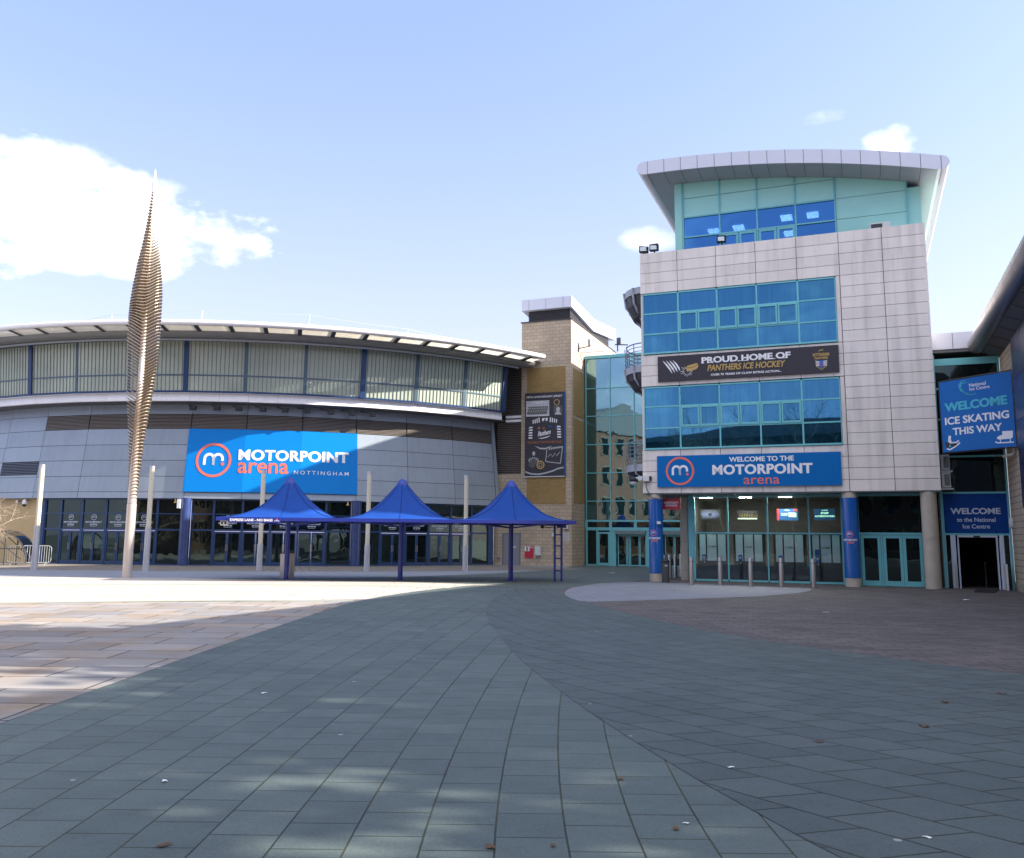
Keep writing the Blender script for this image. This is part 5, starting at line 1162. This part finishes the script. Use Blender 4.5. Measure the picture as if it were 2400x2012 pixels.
# ------------------------------------------------------------------ twisted fin sculpture
SX, SY = gnd(297, 1355)
sc = thing('spire_sculpture', 'tall twisted spire sculpture of stacked bronze fins on a pale pole', 'sculpture', (SX, SY))
mb = MB(); mb.cyl(SX, SY, 0, 2.95, .185, .185, 32); mb.cyl(SX, SY, 2.96, 16.25, .175, .05, 24); mb.cyl(SX, SY, 0, .02, .26, .26, 24); mb.build('pole', M_SCPOLE, sc, smooth=True)
mb = MB(); mb.lathe(SX, SY, [(.085, 16.15), (.115, 16.32), (.075, 16.75), (.03, 17.1), (.001, 17.24)], 16); mb.build('tip', M_TIP, sc, smooth=True)
WP = [(2.95, .20), (3.3, .25), (3.9, .27), (4.6, .31), (5.4, .36), (6.3, .44), (7.2, .54), (8.2, .61), (9.3, .65), (10.4, .655), (11.3, .64), (12.0, .585), (13.0, .47), (13.8, .345), (14.6, .24), (15.4, .165), (16.25, .085)]
def wat(z):
    for (a, b), (c, d) in zip(WP, WP[1:]):
        if a <= z <= c: return b+(d-b)*(z-a)/(c-a)
    return .08
NF = 98
for i in range(NF):
    z = 2.98+(16.2-2.98)*i/(NF-1); w_ = wat(z); mb = MB(); t = .022+.014*min(1, max(0, (z-11)/3))
    k_ = min(1, max(0, (z-9.9)/1.7)); k_ = k_*k_*(3-2*k_)
    th = radians(-38+62*min(1, (z-3)/8))*(1-k_)+radians(18+40*max(0, z-11)/5)*k_
    dih, tilt, back = .62*(1-k_)+.34*k_, .38*k_, .80*k_+.66*(1-k_)
    cut = -.66+.56*max(0, 1-abs(z-8.6)/2.6)
    N = 26; rim = []
    for k in range(N):
        a = 2*pi*k/N; x, y = w_*cos(a), w_*back*sin(a)
        y = max(y, cut*w_)
        zz = z+abs(x)*dih-.30*w_*dih+tilt*x-.10*y
        rim.append((SX+x*cos(th)-y*sin(th), SY+x*sin(th)+y*cos(th), zz))
    c0, c1 = (SX, SY, z-.30*w_*dih-t/2), (SX, SY, z-.30*w_*dih+t/2)
    lo, hi = [(x, y, zz-t/2) for x, y, zz in rim], [(x, y, zz+t/2) for x, y, zz in rim]
    for k in range(N):
        k2 = (k+1) % N; mb.face([c0, lo[k2], lo[k]]); mb.face([c1, hi[k], hi[k2]]); mb.face([lo[k], lo[k2], hi[k2], hi[k]])
    mb.build('fin', M_BRONZE, sc, fix=False)

# ------------------------------------------------------------------ slender light columns
def lamp(sleeve):
    t = thing('light_column', 'x', 'street lamp', (0, 0, 0), 0, 'light columns round the arena front')
    mb = MB(); mb.cyl(0, 0, 0, sleeve, .150, .142, 20); mb.cyl(0, 0, 0, .25, .155, .155, 20); mb.bx(-.05, .05, -.157, -.13, .55, .95); mb.build('sleeve', M_LAMPSLEEVE, t, smooth=True)
    mb = MB(); mb.cyl(0, 0, sleeve, 4.88, .115, .112, 20); mb.build('shaft', M_LAMPGLASS, t, smooth=True)
    mb = MB(); mb.cyl(0, 0, 4.88, 5.03, .118, .118, 20); mb.build('cap', M_GALV, t, smooth=True)
    return t
LPOS = [((79, 1337), 'light column at the far left beside the crowd barrier', 2.1), ((341, 1339), 'light column just right of the twisted spire sculpture', 2.1), ((607, 1338), 'light column rising in front of the big blue arena sign', 1.33), ((859, 1340), 'light column between the left and middle blue canopies', 1.33), ((1090, 1339), 'light column between the middle and right blue canopies', 1.33)]
la, lb_ = lamp(2.1), lamp(1.33); used = set()
for (uv, lab, sl_) in LPOS:
    src = la if sl_ > 2 else lb_; p = gnd(*uv)
    if id(src) in used: dup(src, p, 0, lab)
    else: src.location = (*p, 0); src['label'] = lab; used.add(id(src))

# ------------------------------------------------------------------ blue tensile canopies
def canopy():
    t = thing('tensile_canopy', 'x', 'canopy', (0, 0, 0), 0, 'blue canopies in a row')
    H0, H1, A = 2.40, 3.82, 2.30
    mb = MB(); rows = []; N = 48
    for i in range(19):
        wv = 1-.90*i/18; row = []
        for k in range(N):
            a = 2*pi*k/N; ca, sa = cos(a), sin(a); sq = 1/max(abs(ca), abs(sa)); m_ = wv**1.4
            r = A*wv*(sq*m_+1*(1-m_))
            sag = .0 if i else 0
            z = H0+(H1-H0)*((1-wv)/.90)**1.85
            row.append((r*ca, r*sa, z))
        rows.append(row)
    mb.grid(rows, closed=True); mb.build('fabric', M_CANVAS, t, smooth=True)
    mb = MB()
    for k in range(0, N, 6): mb.tube([(r_[k][0]*1.004, r_[k][1]*1.004, r_[k][2]+.006) for r_ in rows], .012, 4)
    mb.build('seam', pbr('darker blue seam', (.004, .035, .2), .6, spec=.2), t)
    mb = MB(); mb.lathe(0, 0, [(.255, 3.76), (.262, 3.80), (.15, 4.0), (.10, 4.06), (.001, 4.08)], 24); mb.build('cap', pbr('blue canopy cap', (.015, .05, .34), .4, 0, .05), t, smooth=True)
    mb = MB()
    for x0, x1, y0, y1 in ((-A-.03, A+.03, -A-.05, -A+.03), (-A-.03, A+.03, A-.03, A+.05), (-A-.03, -A+.05, -A+.03, A-.03), (A-.05, A+.03, -A+.03, A-.03)): mb.bx(x0, x1, y0, y1, 2.28, 2.41)
    mb.build('edge_beam', M_BLUESTEEL, t)
    mb = MB(); mb.cyl(0, 0, 0, 3.8, .10, .09, 20); mb.cyl(0, 0, 0, .03, .2, .2, 16); mb.build('mast', M_BLUESTEEL, t, smooth=True)
    for a in range(4):
        mb = MB(); x, y = 2.2*cos(pi/4+a*pi/2)*1.02, 2.2*sin(pi/4+a*pi/2)*1.02; mb.bar((.08*x, .08*y, 2.15), (x, y, 2.34), .06); mb.build('strut', M_BLUESTEEL, t)
    return t
cn = canopy(); CP = [(-8.49, 36.15), (-3.97, 36.5), (.50, 36.85)]; crz = atan2(.35, 4.5)
CLAB = ['leftmost blue peaked canopy carrying the EXPRESS LANE sign', 'middle one of the three blue peaked canopies', 'rightmost blue peaked canopy beside the twin blue end posts']
cn.location = (*CP[0], 0); cn.rotation_euler = (0, 0, crz); cn['label'] = CLAB[0]
for p, l in zip(CP[1:], CLAB[1:]): dup(cn, p, crz, l)
CF = Fr((CP[0][0]+.18, CP[0][1]-2.3), (cos(crz), sin(crz)))
t = thing('lane_sign', 'narrow blue sign reading EXPRESS LANE - NO BAGS on the left canopy edge', 'sign', CF.at(-.9)+(2.2,))
mb = MB(); mb.box(CF, -1.86, .07, -.10, -.065, 2.21, 2.39); mb.build('panel', M_BLUESTEEL, t)
cp_ = lambda x, y: CF.p(x, -.106, y)
mb = MB(); put_text(mb, 'EXPRESS LANE - NO BAGS', cp_, -1.80, -.22, 2.255, 2.35, bold=.05); mb.ribbon([(-.16, 2.28), (.03, 2.28)], .018, cp_); mb.build('lettering', M_LETTER, t, fix=False)
mb = MB(); mb.disc(-.065, 2.33, .028, cp_, 12); mb.build('dot', M_ORANGE, t, fix=False)
t = thing('canopy_speaker', 'small white framed black box light under the left end of the left canopy', 'light', CF.at(-2.05)+(2.1,))
mb = MB(); mb.box(CF, -2.19, -1.93, .1, .3, 2.10, 2.27); mb.build('housing', M_LETTER, t)
mb = MB(); mb.box(CF, -2.16, -1.96, .085, .099, 2.13, 2.24); mb.build('front', M_BLACK, t)
mb = MB(); mb.disc(-2.06, 2.185, .03, lambda x, y: CF.p(x, .08, y), 12); mb.build('lens', M_LETTER, t, fix=False)
LX, LY = gnd(1308, 1363)
t = thing('end_frame', 'twin blue posts joined by rungs at the right end of the canopy row', 'frame', (LX, LY))
for dx in (-.14, .14): MB().cyl(LX+dx, LY, 0, 2.28, .045, .045, 14).build('post', M_BLUESTEEL, t, smooth=True)
mb = MB()
for z in (.4, .9, 1.4, 1.85): mb.bx(LX-.10, LX+.10, LY-.025, LY+.025, z, z+.05)
mb.bx(LX-.05, LX+.32, LY-.04, LY+.04, 2.16, 2.28); mb.build('rung', M_BLUESTEEL, t)
mb = MB(); mb.tube([(LX-.15, LY-.02, 2.2), (LX-.45, LY-.1, 2.16), (LX-.62, LY-.12, 2.2)], .02, 6); mb.lathe(LX-.66, LY-.12, [(.001, 2.27), (.07, 2.24), (.07, 2.15), (.001, 2.12)], 12); mb.build('cable', M_BLACK, t)
for uv, lab in (((661, 1357), 'grey metal post just left of the left canopy mast'), ((683, 1357.5), 'taller grey metal post just right of the left canopy mast')):
    p = gnd(*uv); h = 1.0 if uv[0] < 670 else 1.02
    t = thing('metal_post', lab, 'post', p); mb = MB(); mb.bx(p[0]-.09, p[0]+.09, p[1]-.07, p[1]+.07, 0, h); mb.build('body', M_STEEL if uv[0] > 670 else M_GALV, t)
    mb = MB(); mb.bx(p[0]-.095, p[0]+.095, p[1]-.075, p[1]+.075, h, h+.03); mb.build('cap', M_DARK, t)

# ------------------------------------------------------------------ bollards, litter bin
def bollard():
    t = thing('bollard', 'x', 'bollard', (0, 0, 0), 0, 'steel bollards by the tower')
    mb = MB(); mb.lathe(0, 0, [(.083, 0), (.083, 1.05), (.078, 1.065), (.001, 1.065)], 24); mb.build('body', M_STEEL, t, smooth=True)
    mb = MB(); mb.lathe(0, 0, [(.1, 0), (.1, .012), (.084, .013)], 20); mb.build('base_ring', M_DARK, t, smooth=True)
    mb = MB(); mb.lathe(0, 0, [(.0845, .90), (.0845, .915)], 24); mb.build('groove', M_GAP, t)
    return t
bo = bollard(); first = True
BP = [((1621.4, 1372.3), 'steel bollard at the left end of the row before the ticket office'), ((1688.8, 1372.8), 'second steel bollard from the left before the ticket office'), ((1760.3, 1375.4), 'middle steel bollard of the five before the ticket office'), ((1832.3, 1377), 'fourth steel bollard from the left before the ticket office'), ((1908, 1378.7), 'steel bollard at the right end of the row nearest the right blue column'),
      ((1570.5, 1357.4), 'steel bollard standing just right of the litter bin'), ((1583.6, 1355), 'middle one of the three steel bollards behind the bin'), ((1597, 1352.2), 'steel bollard behind the bin nearest the buff pillar'), ((1557, 1359), 'steel bollard half hidden behind the dark litter bin')]
for uv, l in BP:
    p = gnd(*uv)
    if first: bo.location = (*p, 0); bo['label'] = l; first = False
    else: dup(bo, p, 0, l)
p = gnd(1560, 1366.5)
t = thing('litter_bin', 'dark slim litter bin beside the base of the left blue column', 'bin', p)
mb = MB(); mb.cyl(p[0], p[1], .02, .82, .155, .165, 20); mb.build('body', pbr('dark grey bin', (.06, .062, .065), .5, .1, .15, 6.), t, smooth=True)
mb = MB(); mb.lathe(p[0], p[1], [(.175, .82), (.18, .86), (.12, .93), (.001, .94)], 20); mb.build('lid', M_BLACK, t, smooth=True)
mb = MB(); mb.bx(p[0]-.06, p[0]+.06, p[1]-.172, p[1]-.16, .66, .72); mb.build('label_plate', M_GALV, t)

# ------------------------------------------------------------------ far left: barrier, cycle shelter, bare tree, cameras
bx0, by0 = gnd(20, 1325.5); bx1, by1 = gnd(107, 1323.5)
CBF = Fr((bx0, by0-.2), (bx1-bx0, .15))
L_ = 2.25
t = thing('crowd_barrier', 'galvanised crowd control barrier standing beside the far left light column', 'barrier', CBF.at(L_/2))
rr_ = [(.0, .12), (.0, .95), (.05, 1.05), (.15, 1.1)]
mb = MB(); mb.tube([CBF.p(s, 0, z) for s, z in ((.0, .3), (.0, .92), (.06, 1.02), (.16, 1.07), (L_-.16, 1.07), (L_-.06, 1.02), (L_, .92), (L_, .3), (L_-.06, .2), (L_-.16, .16), (.16, .16), (.06, .2), (0, .3))], .022, 8); mb.build('frame', M_GALV, t, smooth=True)
mb = MB()
for k in range(1, 18): mb.tube([CBF.p(L_*k/18, 0, .16), CBF.p(L_*k/18, 0, 1.07)], .009, 5)
mb.build('bars', M_GALV, t)
for s in (.25, L_-.25):
    mb = MB(); mb.tube([CBF.p(s-.0, -.3, .01), CBF.p(s, 0, .17), CBF.p(s, .3, .01)], .02, 6); mb.build('foot', M_GALV, t)
SHF = Fr(gnd(-20, 1326), (1, .12))
t = thing('cycle_shelter', 'dark framed arched cycle shelter at the left edge in front of the sandy wall', 'shelter', SHF.at(0))
def arch(d): return [SHF.p(1.62*cos(pi*k/16)+.1, d, .15+1.72*sin(pi*k/16)**.9) for k in range(17)]
for d in (0, 1.6):
    mb = MB(); mb.tube(arch(d), .035, 6); mb.tube([SHF.p(.62, d, 0), SHF.p(.62, d, 1.85)], .045, 6); mb.tube([SHF.p(-.7, d, 0), SHF.p(-.7, d, 1.75)], .045, 6)
    mb.tube([SHF.p(-1.5, d, .9), SHF.p(1.66, d, .9)], .025, 6); mb.tube([SHF.p(.62, d, 1.0), SHF.p(1.45, d, .35)], .025, 6); mb.tube([SHF.p(.62, d, 1.05), SHF.p(-.1, d, 1.7)], .025, 6); mb.build('frame', M_DARK, t)
mb = MB(); mb.grid([arch(.02), arch(1.58)]); mb.build('cover', glass('smoked shelter sheet', (.02, .02, .02), (.6, .6, .6), .1, trans=(.42, .36, .30)), t, fix=False)
for (a, z, lab, nm) in ((-22.55, 3.6, 'white dome camera on the sandy wall left of the arena doors', 1), (-24.1, 3.62, 'small white bracket camera further left on the sandy wall', 0)):
    p = S(a, 26.35+.08, z); t = thing('security_camera', lab, 'camera', p)
    if nm:
        mb = MB(); mb.tube([S(a, 26.34, z+.1), S(a, 26.6, z+.1)], .03, 6); mb.build('bracket', M_DARK, t)
        mb = MB(); q = S(a, 26.6, 0); mb.lathe(q.x, q.y, [(.001, z+.16), (.10, z+.1), (.13, z-.08), (.12, z-.14)], 14); mb.build('hood', M_LETTER, t)
        mb = MB(); mb.lathe(q.x, q.y, [(.12, z-.14), (.10, z-.26), (.001, z-.30)], 14); mb.build('dome', M_BLACK, t)
    else:
        mb = MB(); mb.tube([S(a, 26.34, z+.02), S(a+.35, 26.5, z+.02)], .03, 6); mb.build('bracket', M_DARK, t)
        mb = MB(); mb.tube([S(a-.15, 26.45, z+.05), S(a+.15, 26.62, z-.02)], .07, 8); mb.build('body', M_LETTER, t)
# white box on the left navy column
p = S(-.35, 26.85, 3.3); t = thing('column_light', 'tall white box fitting high on the left navy arena column', 'light', p)
mb = MB(); mb.bx(p.x-.09, p.x+.09, p.y-.08, p.y+.1, 3.24, 3.76); mb.build('housing', M_LETTER, t)
for a, lab in ((-1.05, 'small amber lamp under the arena cladding left of the left navy column'), (20.15, 'slim amber bell lamp beside the middle navy arena column')):
    p = S(a, 26.55, 3.62); t = thing('warning_lamp', lab, 'lamp', p); mb = MB(); mb.lathe(p.x, p.y, [(.03, 3.78), (.05, 3.66), (.10, 3.55), (.001, 3.54)], 12); mb.build('shade', M_GOLD, t, smooth=True)
    mb = MB(); mb.tube([(p.x, p.y, 3.78), (p.x, p.y, 3.84)], .02, 6); mb.build('stem', M_DARK, t)

def bare_tree(name, label, loc, h, seed, mat, spread=.55, droop=0., levels=5, r0=.16, group=None, lean=(0, 0), nb=3):
    rn = random.Random(seed); t = thing(name, label, 'tree', loc, 0, group)
    tr, br = MB(), MB(); X, Y = loc[0], loc[1]
    def grow(p, d, l, r, lev):
        n = 4; pts = [p]; q = p
        for k in range(n):
            d = (d+Vector((rn.uniform(-1, 1), rn.uniform(-1, 1), rn.uniform(-1, 1)))*.13+Vector((0, 0, -.05*droop*(lev > 1)))).normalized()
            q = q+d*l/n; pts.append(q)
        (tr if lev == 0 else br).tube(pts, r, 7 if lev < 2 else 4, False, r1=r*.62)
        if lev >= levels: return
        m = nb if lev else nb+1
        for j in range(m+(1 if rn.random() < .5 else 0)):
            f = rn.uniform(.35, 1) if lev else rn.uniform(.45, 1); k = min(int(f*n), n-1); b = pts[k].lerp(pts[k+1], f*n-k if f*n-k <= 1 else 1)
            a = rn.uniform(0, 2*pi); ax = d.orthogonal(); ax.rotate(Matrix.Rotation(a, 3, d)); nd_ = (d+ax*rn.uniform(.5, 1.1)*spread*1.5).normalized()
            grow(b, nd_, l*rn.uniform(.55, .8), r*.55, lev+1)
        grow(q, d, l*.7, r*.6, lev+1)
    grow(Vector((X, Y, 0)), Vector((lean[0], lean[1], 1)).normalized(), h*.32, r0, 0)
    tr.build('trunk', mat, t, smooth=True); br.build('crown', mat, t); return t
tx, ty = gnd(-64, 1334)
bare_tree('bare_tree', 'pale leafless tree reaching into the left edge before the arena wall', (tx, ty, 0), 7.6, 21, M_BARK, .85, .8, 5, .12, lean=(.06, -.05), nb=3)

# ------------------------------------------------------------------ small litter and leaves
rn = random.Random(11)
def leaf(uv, lab, sz, mat, nm, cat):
    x, y = gnd(*uv); t = thing(nm, lab, cat, (x, y, .0125)); mb = MB(); a = rn.uniform(0, pi); pts = []
    for k in range(10):
        b = 2*pi*k/10; r = sz*(1+.35*sin(3*b+a)); px_, py_ = r*cos(b)*1.5, r*sin(b)*.7
        pts.append((x+px_*cos(a)-py_*sin(a), y+px_*sin(a)+py_*cos(a)))
    c = (x, y, .014+sz*.12)
    for k in range(10):
        k2 = (k+1) % 10; mb.face([c, (*pts[k], .014+.25*sz*(k % 3)*.5), (*pts[k2], .014+.25*sz*(k2 % 3)*.5)])
    mb.build('blade' if cat == 'leaf' else 'scrap', mat, t, fix=False)
for uv, lab, sz in (((2214, 1649), 'long curled brown leaf stem on the dark slabs far right', .05), ((2165, 1706), 'upright dark curled leaf on the slabs at right', .045), ((1918, 1743), 'small dark leaf on the slabs right of centre', .03), ((1455, 1830), 'orange brown leaf on the slabs just right of centre foreground', .025), ((1584, 1947), 'dark leaf lying near the bottom edge right of centre', .025), ((1296, 1987), 'tiny brown leaf by the bottom edge near the centre', .018), ((383, 1987), 'brown leaf at the bottom edge on the left', .03), ((1580, 1386), 'reddish leaf on the pale paving before the bollards', .06), ((1148, 1990), 'pinkish dry leaf at the bottom edge left of centre', .03), ((2346, 1629), 'brown leaf on the slabs near the right edge', .04)):
    leaf(uv, lab, sz, M_LEAF, 'fallen_leaf', 'leaf')
for uv, lab, sz in (((2263, 1408), 'white crumpled paper on the setts before the ice centre doors', .10), ((617, 1628), 'white paper scrap on the slabs left of centre', .03), ((1712, 1803), 'white paper scrap on the slabs right of centre', .022), ((2175, 1969), 'pale scrap near the bottom edge far right', .02), ((385, 1835), 'white scrap on the slabs at lower left', .022), ((1434, 1344), 'white scrap on the paving before the glass link doors', .10), ((1609, 1935), 'white cigarette end on the slabs near the bottom', .015), ((1936, 1437), 'white scrap on the brown setts at right', .05)):
    leaf(uv, lab, sz, M_PAPER, 'paper_scrap', 'litter')

# ------------------------------------------------------------------ the far side of the square, seen in the glass, then added dapple trees
def house(name, label, fr, wd, dp, h, mat, gable=0, win=True, cols=6, storeys=4, wmat=None, gmat=None):
    t = thing(name, label, 'building', fr.at(wd/2))
    mb = MB(); mb.box(fr, 0, wd, 0, dp, 0, h)
    mb.build('wall', mat, t)
    if gable:
        mb = MB(); mb.poly(fr, [(-.3, h), (wd+.3, h), (wd/2, h+gable)], -.3, dp); mb.build('roof', M_DKSOFFIT, t)
    else:
        mb = MB(); mb.box(fr, -.2, wd+.2, -.25, dp, h, h+.5); mb.build('cornice', M_CONC, t)
    for i in range(cols):
        for k in range(storeys):
            s = wd*(i+.5)/cols; z = 1.0+h*k/storeys; ww = wd/cols*.24
            mb = MB(); mb.box(fr, s-ww-.12, s+ww+.12, -.08, .05, z-.12, z+h/storeys*.55+.15); f_ = mb.build('window', wmat or pbr('dark stone surround', (.16, .13, .10), .8), t)  # darker stone tone round the windows
            mb = MB(); mb.box(fr, s-ww, s+ww, -.10, -.081, z, z+h/storeys*.55); mb.build('pane', gmat or G_DARK, f_)
    return t
house('brick_house', 'ornate red brick building mirrored in the teal glass link', Fr((-27, -5), (0, 1)), 30, 14, 15.5, B_RED, 4, cols=10, storeys=4)
house('brick_terrace', 'low dark brick terrace mirrored along the base of the office windows', Fr((8, -40), (-1, .22)), 56, 12, 14.5, B_DARK, 2, cols=14, storeys=3)
house('corner_block', 'dark corner building mirrored in the right office window panes', Fr((2, -18), (-1, .1)), 10, 8, 17, B_DARK, 2.5, cols=4, storeys=5)
for i, (x, y, h, sd) in enumerate(((-17, -8, 17, 3), (-26, -4, 16, 5), (-13, -15, 18, 8), (-9, -24, 19, 12), (-22, -17, 18, 15), (-31, -20, 19, 18))):
    bare_tree('street_tree', ['dark bare street tree', 'dark bare twiggy tree'][i % 2]+' mirrored in the office windows, '+['nearest the pillar', 'second', 'third', 'fourth', 'fifth', 'farthest'][i]+' of the row', (x, y, 0), h, sd, M_BARKDK, .6, .2, 5, .2, group='street trees mirrored in the glass')

def dapple_tree(name, label, loc, cz, rh, rv, seed, nclump, group=None):  # unseen trees added so crown gaps cast light pools in the foreground
    rn = random.Random(seed); t = thing(name, label, 'tree', loc, 0, group); X, Y = loc[0], loc[1]
    tr = MB(); tr.tube([(X, Y, 0), (X+.1, Y, cz*.5), (X, Y+.1, cz)], .28, 9, r1=.12)
    cr = MB()
    for i in range(nclump+38):
        d = Vector((rn.gauss(0, 1), rn.gauss(0, 1), rn.gauss(0, 1))).normalized()*rn.random()**.4
        c = Vector((X+d.x*rh, Y+d.y*rh, cz+d.z*rv)) if i < nclump else Vector((X+d.x*rh*1.05, Y+d.y*rh*1.05, 6.0+d.z*2.7)); R_ = rn.uniform(1.0, 1.75)
        if i % 4 == 0: tr.tube([(X, Y, cz*.55+d.z), c.lerp(Vector((X, Y, cz)), .4), c], .06, 4, False, r1=.02)
        for k in range(150):
            e = Vector((rn.gauss(0, 1), rn.gauss(0, 1), rn.gauss(0, 1))).normalized()*R_*rn.random()**.45
            p = c+e; n1 = Vector((rn.gauss(0, 1), rn.gauss(0, 1), rn.gauss(0, 1))).normalized(); n2 = n1.orthogonal().normalized(); n3 = n1.cross(n2); l, w_ = rn.uniform(.22, .36), rn.uniform(.13, .2)
            cr.face([p-n2*l, p+n3*w_, p+n2*l, p-n3*w_])
    tr.build('trunk', M_BARKDK, t, smooth=True); cr.build('crown', pbr('dapple tree leaf', (.045, .075, .025), .6, 0, .4, 1.), t, fix=False)
for i, (x, y) in enumerate(((17.5, 11.0), (16.5, 7.6), (18, 3.2), (17, -1.4), (18.5, -6), (17.5, -11))):
    dapple_tree('added_dapple_tree', 'unseen tree added to cast light pools, past the buff wing, '+['nearest the wing', 'second', 'third', 'fourth', 'fifth', 'last'][i]+' of the row', (x, y, 0), 11.8, 3.8, 4.3, 70+i, (30, 20, 19, 22, 30, 30)[i], 'unseen trees added for dappled light')
